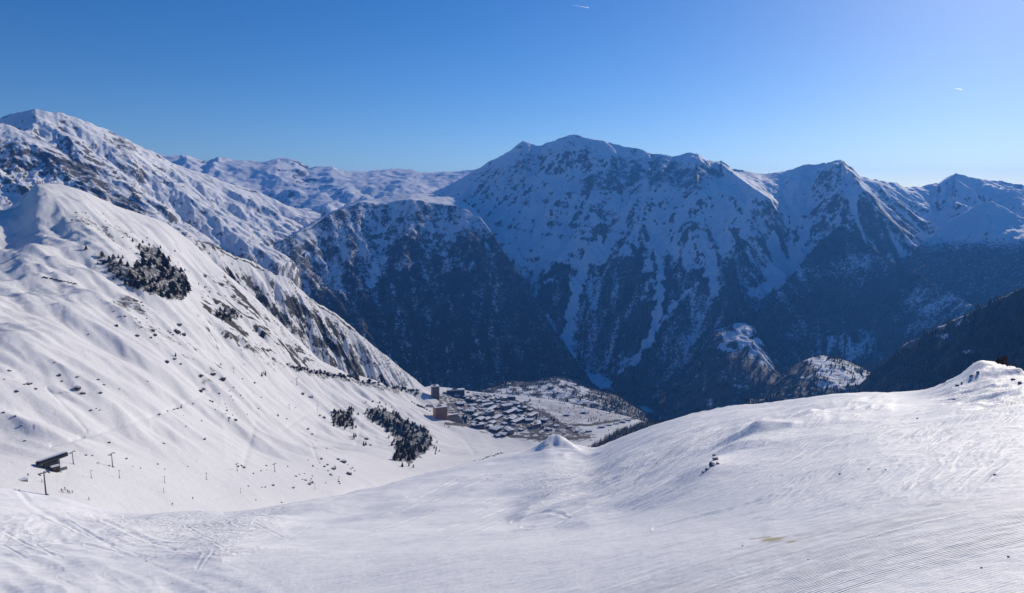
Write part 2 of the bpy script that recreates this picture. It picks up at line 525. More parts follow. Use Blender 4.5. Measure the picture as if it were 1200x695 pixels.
# valley floor
val = Land('valley_floor', 250, 1700, 3.2, [
    cst(1500, -1060), cst(2300, -960), [(250, None, 2900, -880), (640, None, 3000, -850), (740, None, 3000, -870), (900, None, 3000, -850), (1050, None, 3000, -800), (1700, None, 3000, -700)],
    cst(4200, -700)], (20, 70, 50))
val.Z += 45 * fbm(val.X / 420, val.Y / 420, 5, 71)
val.uv()
val.attr['rock'] = np.clip(0.10 + 0.25 * fbm(val.X / 200, val.Y / 200, 3, 9), 0, 1)
val.attr['forest'] = np.clip(0.45 + 0.9 * fbm(val.X / 260, val.Y / 260, 4, 77), 0, 1)

# ski hillside, bowl and resort terrace
hil = Land('hillside', -420, 850, 1.4, [
    [(-420, None, 230, -170), (300, None, 250, -260), (500, None, 350, -420), (700, None, 700, -560), (1050, None, 1000, -700)],
    [(-420, 590, 350), (0, 595, 370), (100, 603, 390), (200, 606, 430), (300, 604, 490), (400, 590, 600), (480, 568, 790), (540, 552, 960), (600, 542, 1130), (650, 538, 1260), (720, 533, 1420), (800, 525, 1520), (1050, 530, 1520)],
    [(-420, 540, 400), (0, 545, 430), (100, 545, 460), (200, 548, 520), (300, 552, 600), (400, 545, 740), (480, 545, 900), (540, 540, 1060), (600, 533, 1230), (650, 530, 1360), (720, 526, 1500), (800, 520, 1600), (1050, 520, 1650)],
    [(-420, 430, 620), (0, 420, 640), (100, 415, 700), (200, 425, 800), (300, 455, 950), (400, 480, 1250), (450, 490, 1450), (500, 505, 1600), (550, 512, 1680), (600, 515, 1720), (660, 512, 1740), (760, 505, 1780), (1050, 500, 1800)],
    [(-420, 250, 1100), (0, 250, 1150), (45, 236, 1200), (100, 233, 1250), (150, 246, 1330), (200, 265, 1400), (230, 288, 1430), (260, 316, 1450), (300, 350, 1480), (340, 390, 1530), (380, 424, 1620), (420, 441, 1760), (490, 457, 1960),
     (505, 452, 2080), (560, 459, 2150), (600, 463, 2150), (650, 469, 2150), (700, 480, 2120), (740, 489, 2070), (760, 495, 2030), (1050, 500, 1950)],
    behind(250, -110), below(900, -1060)], (4, 70, 110, 200, 14, 6), sharp=(4,), smooth={4: 5, 3: 22, 2: 22})

# rocky spur behind the ski hillside
rsp = Land('rocky_spur', 215, 545, 0.95, [
    [(215, None, 1200, -420), (545, None, 1650, -800)],
    [(215, None, 1385, -300), (270, None, 1430, -325), (300, None, 1480, -340), (335, None, 1530, -385), (400, None, 1640, -490), (450, None, 1710, -575), (492, None, 1790, -650), (545, None, 1850, -700)],
    [(215, 272, 1560), (270, 299, 1650), (300, 311, 1700), (318, 318, 1720), (322, 323, 1725), (335, 326, 1750), (400, 375, 1850), (450, 415, 1920), (492, 449, 2000), (545, 492, 2100)],
    behind(200, -120), behind(500, -500)], (4, 150, 12, 4), sharp=(2,), smooth={2: 1.5})
mountain(rsp, 154, 170, 5, 30, 151, 18, 150, rock_lo=1.45, rock_hi=2.8, keep=0.2)
# near snow slope the camera stands on
sno = Land('snow_slope', -420, 1620, 1.6, [
    cst(1.2, -1.7),
    [(-420, 740, 44), (0, 740, 36), (200, 740, 27), (400, 740, 18), (600, 740, 12), (800, 740, 8.2), (1000, 740, 6.4), (1200, 740, 5.5), (1620, 740, 5.5)],
    [(-420, 650, 80), (0, 650, 75), (200, 650, 65), (400, 650, 45), (600, 650, 28), (800, 650, 16), (1000, 640, 12), (1200, 630, 10.5), (1620, 630, 10)],
    [(-420, 610, 130), (0, 615, 125), (200, 625, 115), (400, 615, 95), (600, 605, 75), (700, 600, 50), (800, 590, 33), (1000, 565, 24), (1200, 545, 22), (1620, 545, 22)],
    [(-420, 560, 200), (0, 570, 190), (60, 580, 190), (130, 600, 180), (270, 603, 180), (340, 592, 200), (400, 582, 230), (440, 572, 260), (540, 545, 340), (600, 531, 400), (625, 526, 420),
     (645, 520, 430), (660, 524, 430), (690, 530, 400), (720, 515, 330), (760, 500, 290), (800, 488, 260), (860, 475, 230), (950, 466, 205), (1040, 463, 190), (1075, 467, 175), (1100, 466, 150), (1150, 459, 125), (1200, 454, 110), (1300, 442, 95), (1620, 425, 80)],
    behind(40, -22), [(-420, None, 520, -320), (400, None, 560, -400), (700, None, 800, -560), (1620, None, 800, -650)]],
    (8, 50, 100, 220, 10, 6), sharp=(4,), smooth={4: 7, 3: 30, 2: 30, 1: 20})

# ------------------------------------------------------------------ land cover and relief, read off the photograph
# massif: wood below, chutes through it, rock bands above
FOREST_M = [(540, 250), (572, 272), (590, 300), (612, 318), (640, 338), (650, 305), (660, 298), (670, 310), (672, 335), (690, 312), (715, 300), (742, 288), (756, 300), (764, 340), (780, 306), (794, 318),
            (806, 305), (816, 300), (828, 322), (840, 305), (862, 288), (878, 300), (886, 322), (905, 338), (940, 335), (1010, 290), (1120, 300), (1250, 300), (1250, 500), (540, 500)]
paint(mas, 'forest', FOREST_M, 0.80, 8, wob=15, wsize=110)
for pts, w in (([(692, 290), (684, 312), (675, 345), (668, 372), (666, 400), (672, 440)], 8), ([(772, 270), (772, 330), (773, 360), (764, 392), (742, 424)], 7),
               ([(832, 318), (812, 336), (786, 362), (768, 388)], 3), ([(934, 300), (926, 318), (905, 334), (884, 344)], 9), ([(700, 280), (655, 285), (620, 280)], 7),
               ([(760, 262), (780, 285), (800, 300)], 6), ([(640, 372), (648, 388), (660, 396)], 6), ([(826, 280), (834, 320), (838, 345)], 6), ([(905, 290), (916, 318)], 10)):
    streak(mas, 'forest', pts, 0.08, w * 0.66, wob=4.5, wsize=60)
    streak(mas, 'rock', pts, 0.02, w * 0.7, wob=3, wsize=70)
paint(mas, 'rock', [(664, 236), (690, 205), (715, 182), (770, 183), (830, 192), (850, 214), (800, 224), (765, 216), (742, 228), (728, 222), (700, 226)], 0.60, 8, wob=10, wsize=150)
paint(mas, 'rock', [(560, 200), (610, 175), (640, 180), (620, 215), (590, 235), (545, 232)], 0.42, 10, wob=10, wsize=150)
for pts in ([(600, 238), (650, 240), (690, 246), (730, 254)], [(640, 262), (690, 266), (730, 274)], [(580, 262), (640, 276), (700, 280)], [(880, 270), (920, 276)], [(960, 215), (985, 225), (1000, 260)]):
    d = seg_dist(mas.U, mas.V, pts)
    mas.attr['rock'] = np.maximum(mas.attr['rock'], 0.50 * np.exp(-(d / 4.5) ** 2))
for pts in ([(747, 262), (728, 290), (706, 318)], [(748, 262), (752, 300), (745, 325)], [(748, 262), (762, 290), (768, 318)], [(808, 268), (800, 292), (796, 316)], [(826, 262), (838, 290), (842, 316)], [(850, 262), (866, 290), (878, 314)]):
    d = seg_dist(mas.U, mas.V, pts)
    mas.attr['rock'] = np.maximum(mas.attr['rock'], 0.62 * np.exp(-(d / 4.5) ** 2))
    mas.Z += 16 * np.exp(-(d / 7.0) ** 2)
# spurs that catch the sun on their right-hand side
for pts, h, w in (([(817, 178), (848, 205), (876, 226), (902, 244), (906, 285)], 55, 11), ([(985, 190), (1004, 222), (1020, 250), (1046, 272), (1075, 292)], 55, 11), ([(672, 160), (650, 200), (640, 240)], 25, 16)):
    d = seg_dist(mas.U, mas.V, pts)
    mas.Z += h * np.exp(-(d / w)) * (np.abs(np.arange(mas.Z.shape[0]) - 292)[:, None] > 0) * sstep(0, 40, np.abs(np.arange(mas.Z.shape[0]) - 292)[:, None])
mas.attr['rock'] = np.clip(mas.attr['rock'] + 0.16 * mas.flute * sstep(0.1, 0.3, mas.attr['rock']) + 0.17 * sstep(205, 250, mas.V) * mas.flute, 0, 1)
mas.attr['forest'] = np.clip(mas.attr['forest'] * (0.95 + 0.38 * mas.flute + 0.28 * mas.gully), 0, 1)
mas.uv()
# buttress: broken rock and scrub on the face, clean snow on top
bt = (but.seg == 1)[:, None] | (but.seg == 0)[:, None]
but.attr['forest'] = np.where(bt, np.clip(0.42 + 0.25 * fbm(but.X / 300, but.Y / 300, 3, 3), 0, 1), 0)
but.attr['rock'] = np.where(bt, but.attr['rock'] + 0.29 + 0.1 * but.flute, 0.02)
paint(but, 'forest', [(360, 330), (470, 320), (560, 300), (620, 340), (760, 480), (540, 500), (300, 460)], 0.72, 20, wob=25, wsize=250)
for pts in ([(440, 262), (446, 290), (436, 330)],):
    streak(but, 'forest', pts, 0.35, 6, wob=9, wsize=80)
but.attr['forest'] = np.clip(but.attr['forest'] * 1.08 + 0.26 * but.flute * bt + 0.12 * but.gully * bt, 0, 1)
but.attr['forest'] = np.maximum(but.attr['forest'], 0.75 * sstep(566, 590, but.U))  # dark cover added on the falling crest in place of shade
spu.attr['forest'] = np.clip(0.78 + 0.12 * spu.flute + 0.3 * fbm(spu.X / 260, spu.Y / 260, 3, 8), 0, 1)
kno.attr['forest'] = np.clip(sstep(262, 300, kno.V) * 0.75, 0, 1)
drk.attr['forest'] = np.clip(0.95 + 0.2 * fbm(drk.X / 200, drk.Y / 200, 3, 8), 0, 1)
for cx_, cy_, rx_, ry_ in ((1063, 404, 12, 4), (1100, 382, 9, 4), (1126, 376, 10, 5), (1103, 394, 7, 3), (1140, 412, 10, 3)):
    d = np.hypot((drk.U - cx_) / rx_, (drk.V - cy_) / ry_) + 0.5 * fbm(drk.X / 30, drk.Y / 30, 3, 4)
    drk.attr['forest'] = np.minimum(drk.attr['forest'], sstep(0.6, 1.3, d))
for L in shelves: L.attr['forest'] = np.full_like(L.Z, 0.9)
shelves[2].attr['forest'] = np.clip(0.5 + 0.35 * sstep(672, 735, shelves[2].U) + 0.3 * sstep(58, 72, np.arange(shelves[2].Z.shape[0]))[:, None], 0, 1)
MEADOW = [[(833, 366), (846, 374), (850, 388), (866, 372), (886, 378), (884, 395), (902, 420), (903, 432), (880, 420), (866, 402), (842, 414), (848, 396)],
          [(940, 418), (965, 414), (985, 428), (1005, 430), (1027, 446), (1010, 458), (972, 456), (955, 440)], [(720, 424), (738, 424), (742, 438), (728, 436)], [(970, 395), (1015, 398), (1020, 412), (985, 414)]]
for L in (mas, spu, val, *shelves):
    for P in (MEADOW[:2] if L in shelves[:2] else MEADOW[2:]):
        paint(L, 'forest', P, 0.24 if L is shelves[0] else 0.36, 3, 'set', wob=11, wsize=45)
for L in shelves: L.attr['forest'] = np.clip(L.attr['forest'] + 0.45 * fbm(L.X / 38, L.Y / 38, 4, 14), 0, 1)
# valley floor: woods with clearings
for P, vv in (([(585, 455), (640, 442), (690, 448), (700, 472), (640, 480), (585, 470)], 0.46), ([(715, 440), (735, 450), (738, 468), (720, 465)], 0.1)):
    paint(val, 'forest', P, vv, 5, 'set', wob=8, wsize=60)
val.attr['forest'] = np.clip(val.attr['forest'] + 0.35 * fbm(val.X / 70, val.Y / 70, 4, 29), 0, 1)

# left peak: rock outcrops high up, sunny snow below; front spur rocky
for P, vv in (([(112, 160), (130, 155), (170, 172), (176, 184), (150, 182), (116, 172)], 0.55), ([(190, 185), (240, 205), (262, 215), (232, 222), (200, 205)], 0.4), ([(200, 240), (250, 232), (280, 260), (250, 280), (215, 262)], 0.34), ([(60, 140), (90, 150), (110, 180), (80, 170)], 0.34)):
    paint(pea, 'rock', P, vv, 5, wob=8, wsize=120)
streak(pea, 'rock', [(240, 285), (265, 295), (290, 302)], 0.6, 4, wob=3)
fsp.attr['rock'] = np.clip(fsp.attr['rock'] + 0.02 + 0.12 * fsp.flute, 0, 1)
paint(fsp, 'rock', [(60, 172), (110, 202), (150, 230), (190, 256), (150, 250), (110, 232), (80, 205)], 0.62, 6, wob=6, wsize=100)

# hillside relief
row_r = np.abs(np.arange(hil.Z.shape[0]) - 384)[:, None]
fade = 0.4 + 0.6 * sstep(0, 30, row_r)
toe = sstep(74, 120, np.arange(hil.Z.shape[0]))[:, None]
west = 1 - sstep(470, 560, hil.U)
warp = 60 * fbm(hil.X / 300, hil.Y / 300, 2, 91)
gx, gy = hil.grad()
# smooth the fall-line so that the gullies run evenly down to the right
gx = gx * 0.5 - 0.16 * west; gy = gy * 0.5 + 0.06 * west
hil.Z += (16 * fbm((hil.X + warp) / 260, (hil.Y - warp) / 260, 3, 5) + erosion(hil.X, hil.Y, gx, gy, 150, 4, 8.5, 93, 0.5)) * fade * (0.12 + 0.88 * toe) * (0.25 + 0.75 * west)
hil.Z += 0.9 * fbm(hil.X / 34, hil.Y / 34, 4, 15) * (0.3 + 0.7 * toe)
hil.uv()
hil.attr['rock'] = np.clip(0.06 + 0.10 * fbm(hil.X / 90, hil.Y / 90, 3, 6) + 0.4 * sstep(1.0, 1.8, hil.slope()), 0, 1) * toe
hil.attr['forest'] = np.zeros_like(hil.Z)
CLIFF = [(245, 330), (268, 326), (300, 352), (342, 395), (382, 428), (352, 430), (310, 415), (262, 388), (240, 360)]
paint(hil, 'rock', CLIFF, 0.27, 8, wob=14, wsize=45)
rsp.attr['rock'] = np.clip(rsp.attr['rock'] + 0.03 + 0.14 * rsp.flute, 0, 1)
rsp.attr['forest'] = np.clip(0.16 + 0.2 * rsp.flute + 0.2 * fbm(rsp.X / 40, rsp.Y / 40, 3, 9), 0, 1)
paint(rsp, 'forest', [(326, 336), (345, 346), (366, 366), (352, 366), (336, 352)], 0.75, 4, wob=5, wsize=30)
paint(rsp, 'forest', [(318, 356), (340, 366), (366, 388), (398, 402), (404, 412), (372, 408), (345, 388), (322, 372)], 0.8, 4, wob=6, wsize=30)
paint(rsp, 'forest', [(404, 412), (420, 424), (430, 442), (414, 438)], 0.8, 4, wob=4, wsize=30)
paint(rsp, 'forest', [(400, 376), (440, 408), (492, 450), (470, 452), (430, 420)], 0.40, 5, wob=5, wsize=30)
for L_ in (rsp,):
    streak(L_, 'forest', [(345, 372), (356, 388), (362, 400)], 0.05, 6, wob=3, wsize=25)
# steep shaded flank of the rib beside the gully
def rib(pts, h, front, back):
    d = seg_dist(hil.U, hil.V, pts)
    sgn = np.zeros_like(d); best = np.full(d.shape, 1e9)
    for (x0, y0), (x1, y1) in zip(pts[:-1], pts[1:]):
        m_ = np.hypot(hil.U - (x0 + x1) / 2, hil.V - (y0 + y1) / 2)
        side = (hil.U - x0) * (y1 - y0) - (hil.V - y0) * (x1 - x0)      # positive to the upper right
        sgn = np.where(m_ < best, np.sign(side), sgn); best = np.minimum(best, m_)
    e_ = np.minimum(np.hypot(hil.U - pts[0][0], hil.V - pts[0][1]), np.hypot(hil.U - pts[-1][0], hil.V - pts[-1][1]))
    ends = sstep(0, 26, e_) * (0.75 + 0.5 * fbm(hil.X / 60, hil.Y / 60, 3, 141))
    hil.Z[...] += h * ends * np.where(sgn > 0, np.exp(-d / back), np.clip(1 - d / front, 0, 1))
rib([(246, 352), (290, 380), (330, 412)], 10, 1.8, 14)
rib([(255, 385), (285, 402), (315, 424)], 7, 1.6, 12)
streak(hil, 'forest', [(334, 428), (372, 438), (402, 444), (440, 452), (494, 462)], 0.55, 3, wob=4, wsize=30)
paint(hil, 'rock', [(60, 236), (100, 232), (200, 280), (250, 320), (230, 340), (150, 300), (90, 270)], 0.25, 10, wob=12, wsize=60)
for P, vv in (([(110, 355), (140, 345), (170, 355), (185, 372), (165, 372), (135, 365)], 0.48), ([(155, 375), (190, 380), (220, 392), (210, 400), (170, 388)], 0.42), ([(230, 430), (262, 440), (258, 452), (235, 462)], 0.34),
              ([(0, 440), (40, 450), (38, 468), (0, 455)], 0.3), ([(60, 440), (105, 455), (105, 470), (70, 460)], 0.3), ([(250, 385), (300, 400), (340, 425), (300, 420), (260, 400)], 0.32), ([(60, 520), (0, 480), (0, 500)], 0.2)):
    paint(hil, 'rock', P, vv, 6, wob=9, wsize=25)
# the small white top of the hillside, with a steep left side
rr_ = np.clip(384 - np.arange(hil.Z.shape[0]), 0, 400)[:, None]
uc_ = 46 + 0.30 * rr_
lw = np.where(hil.U < uc_, 18.0, 60.0)
hil.Z += 24 * np.exp(-((hil.U - uc_) / lw) ** 2) * np.exp(-(rr_ / 34.0) ** 2)
hil.Z -= 10 * np.exp(-((hil.U - 8) / 26) ** 2) * np.exp(-((np.arange(hil.Z.shape[0]) - 345) / 30.0) ** 2)[:, None]
# ribs down the cliff
a_, b_ = hil.at(300, 340), hil.at(420, 430)
tt = math.atan2(b_[1] - a_[1], b_[0] - a_[0])
aa = hil.X * math.cos(tt) + hil.Y * math.sin(tt); bb = -hil.X * math.sin(tt) + hil.Y * math.cos(tt)
hil.Z += 8 * (ridged(aa / 260, bb / 50, 3, 131) - 0.5) * sstep(-6, 12, poly_sd(hil.U, hil.V, CLIFF))
aa2 = sstep(-10, 40, poly_sd(hil.U, hil.V, [(-60, 200), (120, 225), (290, 310), (330, 430), (260, 440), (120, 380), (-60, 420)]))
hil.Z += 8 * (ridged(aa / 240, bb / 50, 4, 133, 0.55) - 0.5) * aa2 * fade
wide = sstep(-8, 10, poly_sd(hil.U, hil.V, [(232, 318), (262, 318), (300, 352), (342, 394), (384, 428), (352, 436), (310, 424), (262, 402), (232, 372)])) + 0.55 * sstep(-8, 12, poly_sd(hil.U, hil.V, [(150, 372), (215, 385), (262, 405), (300, 425), (262, 450), (215, 425), (160, 398)])) \
    + 0.6 * sstep(-8, 12, poly_sd(hil.U, hil.V, [(50, 246), (80, 238), (150, 268), (230, 312), (212, 318), (150, 296), (80, 272)]))
rb = ridged(aa / 95, bb / 17, 4, 171, 0.6) + 0.35 * fbm(aa / 60, bb / 40, 3, 173)
hil.attr['rock'] = np.maximum(hil.attr['rock'], np.clip(wide, 0, 1) * 0.75 * sstep(0.36, 0.72, rb))
# pistes, tracks and the road cut into the hillside
for pts, w, h in (([(284, 446), (297, 464), (301, 488), (292, 522), (284, 548)], 3.2, 0.7), ([(60, 522), (120, 506), (190, 484), (240, 462), (262, 452)], 1.6, 1.0), ([(110, 310), (140, 332), (178, 352), (215, 368), (245, 378)], 1.3, 1.2),
                  ([(55, 455), (85, 485), (102, 505)], 1.3, 1.0), ([(330, 505), (360, 485), (400, 468)], 1.8, 1.0), ([(210, 400), (260, 412), (310, 428), (350, 440)], 1.5, 0.8), ([(340, 500), (365, 520), (372, 540)], 1.6, 0.8),
                  ([(430, 478), (422, 500), (418, 520)], 2.5, 0.8), ([(500, 490), (540, 512), (556, 530)], 2.5, 1.0), ([(505, 477), (480, 477)], 0.8, 1.0)):
    d = seg_dist(hil.U, hil.V, pts)
    hil.Z -= h * np.exp(-(d / w) ** 2)
# resort: trampled, half-cleared ground, with shadow between the houses painted in darker
hil.attr['dirt_and_shade'] = np.zeros_like(hil.Z)
paint(hil, 'dirt_and_shade', [(505, 462), (540, 458), (600, 466), (640, 480), (660, 492), (690, 510), (640, 516), (600, 512), (560, 505), (530, 495)], 0.60, 5, wob=6, wsize=60)
for pts in ([(522, 496), (560, 500), (600, 511), (650, 516), (690, 512)], [(540, 466), (575, 472), (612, 496), (640, 514)], [(500, 476), (540, 474)], [(640, 500), (690, 498), (745, 490)], [(596, 466), (640, 486), (680, 512)]):
    streak(hil, 'dirt_and_shade', pts, 0.85, 1.6, wob=0.8, wsize=30)
paint(hil, 'dirt_and_shade', [(618, 492), (662, 490), (700, 512), (680, 520), (640, 520), (600, 512)], 0.55, 5, wob=5, wsize=40)
WOODS = {'long': [(114, 300), (150, 306), (182, 313), (207, 333), (214, 350), (190, 349), (160, 338), (130, 322)], 'upper': [(158, 291), (187, 291), (194, 303), (218, 322), (224, 347), (206, 348), (192, 324), (170, 309)],
         'clump': [(249, 367), (268, 361), (284, 373), (264, 377)], 'square': [(391, 482), (412, 479), (416, 500), (402, 503), (390, 498)],
         'big': [(428, 482), (440, 476), (462, 483), (502, 503), (509, 522), (500, 531), (480, 543), (463, 540), (460, 515), (450, 500), (430, 492)]}
paint(hil, 'forest', [(682, 533), (722, 505), (800, 478), (815, 490), (760, 512), (700, 542)], 0.9, 3, wob=3, wsize=25)
for k_ in WOODS: paint(hil, 'forest', WOODS[k_], 0.66, 3, wob=4, wsize=25)
paint(hil, 'forest', [(625, 466), (700, 474), (745, 488), (722, 502), (665, 498), (640, 484)], 0.48, 6, wob=10, wsize=40)
hil.uv()

# near snow: rolls, drifts, tracks (depth scales with the distance they lie at)
PXM = sno.Dq / F
D_ = sno.Dq
row_c = np.abs(np.arange(sno.Z.shape[0]) - 378)[:, None]
fadec = 0.25 + 0.75 * sstep(0, 25, row_c)
near = sstep(12, 90, D_)
sno.Z += 2.2 * fbm(sno.X / 70, sno.Y / 70, 3, 101) * near * fadec * sstep(20, 120, D_)
sno.Z += 0.35 * fbm(sno.X / 14, sno.Y / 14, 4, 103) * sstep(4, 60, D_)
sno.Z += 0.012 * fbm(sno.X / 0.8, sno.Y / 0.8, 4, 104) * sstep(3, 8, D_)
sno.uv()
U, V = sno.U, sno.V
def frame_dir(p, q):
    a, b = sno.at(*p), sno.at(*q)
    return math.atan2(b[1] - a[1], b[0] - a[0])
def drift(p, q, cross, along, amp, mask, seed, sharp=True):
    """wind-drifted ridges running along the line p-q"""
    global sno
    t = frame_dir(p, q); c, s_ = math.cos(t), math.sin(t)
    a = sno.X * c + sno.Y * s_; b = -sno.X * s_ + sno.Y * c
    b = b + cross * 1.2 * fbm(a / (along * 2), b / (along * 2), 2, seed + 9)
    n = ridged(a / along, b / cross, 3, seed) if sharp else fbm(a / along, b / cross, 3, seed)
    sno.Z += amp * n * mask
def mound(u, v, D, h, ra, rb, az_deg):
    """smooth swelling (h > 0) or hollow on the near slope, axes ra (along compass direction az_deg) and rb in metres"""
    x0, y0, _ = px(u, v, D)
    c_, s_ = math.sin(math.radians(az_deg)), math.cos(math.radians(az_deg))
    a = (sno.X - x0) * c_ + (sno.Y - y0) * s_; b = (sno.X - x0) * s_ - (sno.Y - y0) * c_
    sno.Z += h * np.exp(-(a / ra) ** 2 - (b / rb) ** 2)
SAST = [(600, 585), (660, 545), (700, 527), (780, 495), (870, 474), (1000, 466), (1040, 478), (940, 515), (860, 545), (760, 590), (690, 612), (610, 612)]
sast = sstep(-14, 34, poly_sd(U, V, SAST) + 14 * fbm(sno.X / 25, sno.Y / 25, 3, 56))
drift((690, 600), (850, 520), 7.0, 40, 0.7, sast, 113)
drift((20, 560), (200, 690), 6.0, 60, 0.35, sstep(-10, 30, poly_sd(U, V, [(-200, 570), (120, 600), (250, 640), (330, 700), (-200, 760)])), 119)
sno.attr['sast'] = np.maximum(sast, 0.5 * sstep(-20, 60, poly_sd(U, V, [(780, 570), (900, 500), (1000, 460), (1300, 440), (1300, 570), (900, 620)]) + 25 * fbm(sno.X / 25, sno.Y / 25, 3, 55)))
nz_ = 16 * fbm(sno.X / 18, sno.Y / 18, 3, 58)
sno.attr['chop'] = sstep(-14, 26, nz_ + poly_sd(U, V, [(60, 600), (340, 590), (330, 620), (260, 660), (170, 640)])) + 0.8 * sstep(-14, 30, nz_ + poly_sd(U, V, [(-200, 600), (40, 600), (60, 640), (-200, 660)])) + 0.6 * sstep(-14, 20, nz_ + poly_sd(U, V, [(580, 560), (650, 540), (690, 545), (640, 580)]))
# knoll and dip on the right-hand crest
mound(1152, 452, 122, 3.3, 14, 6.0, 36); mound(1148, 440, 120, 0.9, 4, 2.0, 36); mound(1215, 455, 112, 1.0, 14, 9, 38)
mound(1080, 468, 176, -1.6, 20, 5.5, 31)
sno.Z += 0.75 * (ridged(sno.X / 7, sno.Y / 7, 4, 163) - 0.5) * sstep(-10, 12, poly_sd(U, V, [(1085, 470), (1130, 436), (1170, 425), (1260, 430), (1260, 470), (1150, 480)])) * (D_ > 60) * (D_ < 160)
mound(1020, 462, 196, 1.4, 20, 16, 28)
# hollow scooped out by the wind, and the small steep mound
hx_, hy_, hz_ = sno.at(868, 524)
hD = math.hypot(hx_, hy_)
def hump(u, v, h, lee, wind, side, rough=0.45):
    """drift with a steep lee side, away from the sun"""
    x0, y0, _ = sno.at(u, v)
    c_, s_ = math.sin(math.radians(SUN_AZ)), math.cos(math.radians(SUN_AZ))
    a = (sno.X - x0) * c_ + (sno.Y - y0) * s_; b = (sno.X - x0) * s_ - (sno.Y - y0) * c_
    a = a + rough * side * fbm(sno.X / (side * 1.3), sno.Y / (side * 1.3), 3, int(u)); b = b + rough * side * fbm(sno.X / (side * 1.5), sno.Y / (side * 1.5), 3, int(u) + 3)
    sno.Z[...] += h * np.exp(-(np.abs(a) / np.where(a > 0, wind, lee)) ** 1.5 - (np.abs(b) / side) ** 1.4)
hump(886, 512, 1.5, 2.4, 16, 4.5, 0.12); hump(866, 526, 0.7, 2.0, 14, 3.0, 0.12)
for r_ in range(3): mound(834 - 5 * r_, 544 + 4 * r_, hD - 8 - 3 * r_, 0.5, 2.5, 1.5, 20)
hump(652, 527, 8.0, 8.0, 16, 10, 0.3); hump(668, 535, 3.5, 9, 16, 14); mound(628, 534, 410, -2.5, 24, 9.0, 10)
# ski tracks
rng = random.Random(4)
def track(pts, w, depth):
    d = seg_dist(U, V, pts)
    sno.Z += PXM * depth * (-np.exp(-(d / w) ** 2) + 0.5 * np.exp(-((d - w * 2) / w) ** 2)) * (D_ < 600)
track([(600, 612), (615, 606), (640, 603), (660, 604), (667, 609), (655, 615), (630, 619), (612, 618)], 1.2, 1.0)
track([(620, 620), (640, 614), (664, 606)], 1.0, 0.7)
track([(766, 620), (820, 606), (860, 597), (880, 590), (926, 573)], 1.4, 1.3)
track([(120, 610), (160, 628), (185, 640), (205, 646)], 1.6, 0.6)
track([(230, 668), (240, 652), (252, 645)], 1.4, 0.45); track([(236, 668), (250, 648)], 1.2, 0.35)
track([(0, 562), (20, 572), (35, 590), (70, 612), (130, 640)], 2.6, 0.55)
track([(100, 640), (172, 660), (230, 686), (260, 700)], 1.2, 0.6)
for i in range(16):
    x = rng.uniform(430, 700); y = rng.uniform(575, 650); L_ = rng.uniform(40, 130)
    track([(x, y), (x + L_ * 0.5, y - L_ * 0.16 + rng.uniform(-4, 4)), (x + L_, y - L_ * 0.36)], 0.9, 0.5)
for i in range(14):
    x = rng.uniform(-20, 330); y = rng.uniform(605, 680); L_ = rng.uniform(30, 90)
    track([(x, y), (x + L_ * 0.5, y + L_ * 0.3 + rng.uniform(-4, 4)), (x + L_, y + L_ * 0.5)], 0.9, 0.45)
for i in range(4):
    x0 = rng.uniform(280, 640); y0 = rng.uniform(590, 640); x1 = x0 - rng.uniform(60, 170); y1 = y0 + rng.uniform(40, 80); a0 = rng.uniform(3, 7); ph = rng.uniform(0, 6)
    track([(x0 + (x1 - x0) * t + a0 * math.sin(ph + t * 14), y0 + (y1 - y0) * t + 0.25 * a0 * math.cos(ph + t * 14)) for t in np.linspace(0, 1, 22)], 0.9, 0.16)
sno.attr['groom'] = sstep(-25, 40, poly_sd(U, V, [(640, 720), (760, 668), (900, 628), (1040, 600), (1260, 560), (1700, 560), (1700, 900), (500, 900)]) + 22 * fbm(sno.X / 3, sno.Y / 3, 3, 7))
dd = np.hypot((U - 905) / 22, (V - 632) / 3.2) + 0.7 * fbm(sno.X / 0.5, sno.Y / 0.5, 3, 12)
sno.attr['soil'] = (1 - sstep(0.5, 1.1, dd)) * (D_ < 40)
sno.uv()
TERRAIN_MARK = 0

mount_mat = terrain_mat('mountain_snow_rock', 40, ROCK_A, ROCK_B, WOOD, 6, 0.5)
near_mat = terrain_mat('hillside_snow', 12, (0.016, 0.015, 0.015, 1), (0.062, 0.055, 0.050, 1), (0.010, 0.010, 0.009), 1.6, 0.5, snow=(0.745, 0.735, 0.745, 1))  # woodland floor tone darkened to hold the shade between dense trees
# trampled ground and painted shadow between the resort houses
k = NB(near_mat.node_tree.nodes, near_mat.node_tree.links)
b = k.n['Principled BSDF']
src = b.inputs['Base Color'].links[0].from_socket
Pn = k.n.new('ShaderNodeNewGeometry').outputs['Position']
dm = k.step(k.math('ADD', k.attr('dirt_and_shade'), k.math('MULTIPLY', k.math('SUBTRACT', k.noise(Pn, 1 / 11.0, 5, 0.6), 0.5), 1.6)), 0.42, 0.62)
k.l.new(k.mix(dm, src, k.mix(k.noise(Pn, 0.3, 3), (0.07, 0.06, 0.055, 1), (0.16, 0.14, 0.13, 1))), b.inputs['Base Color'])

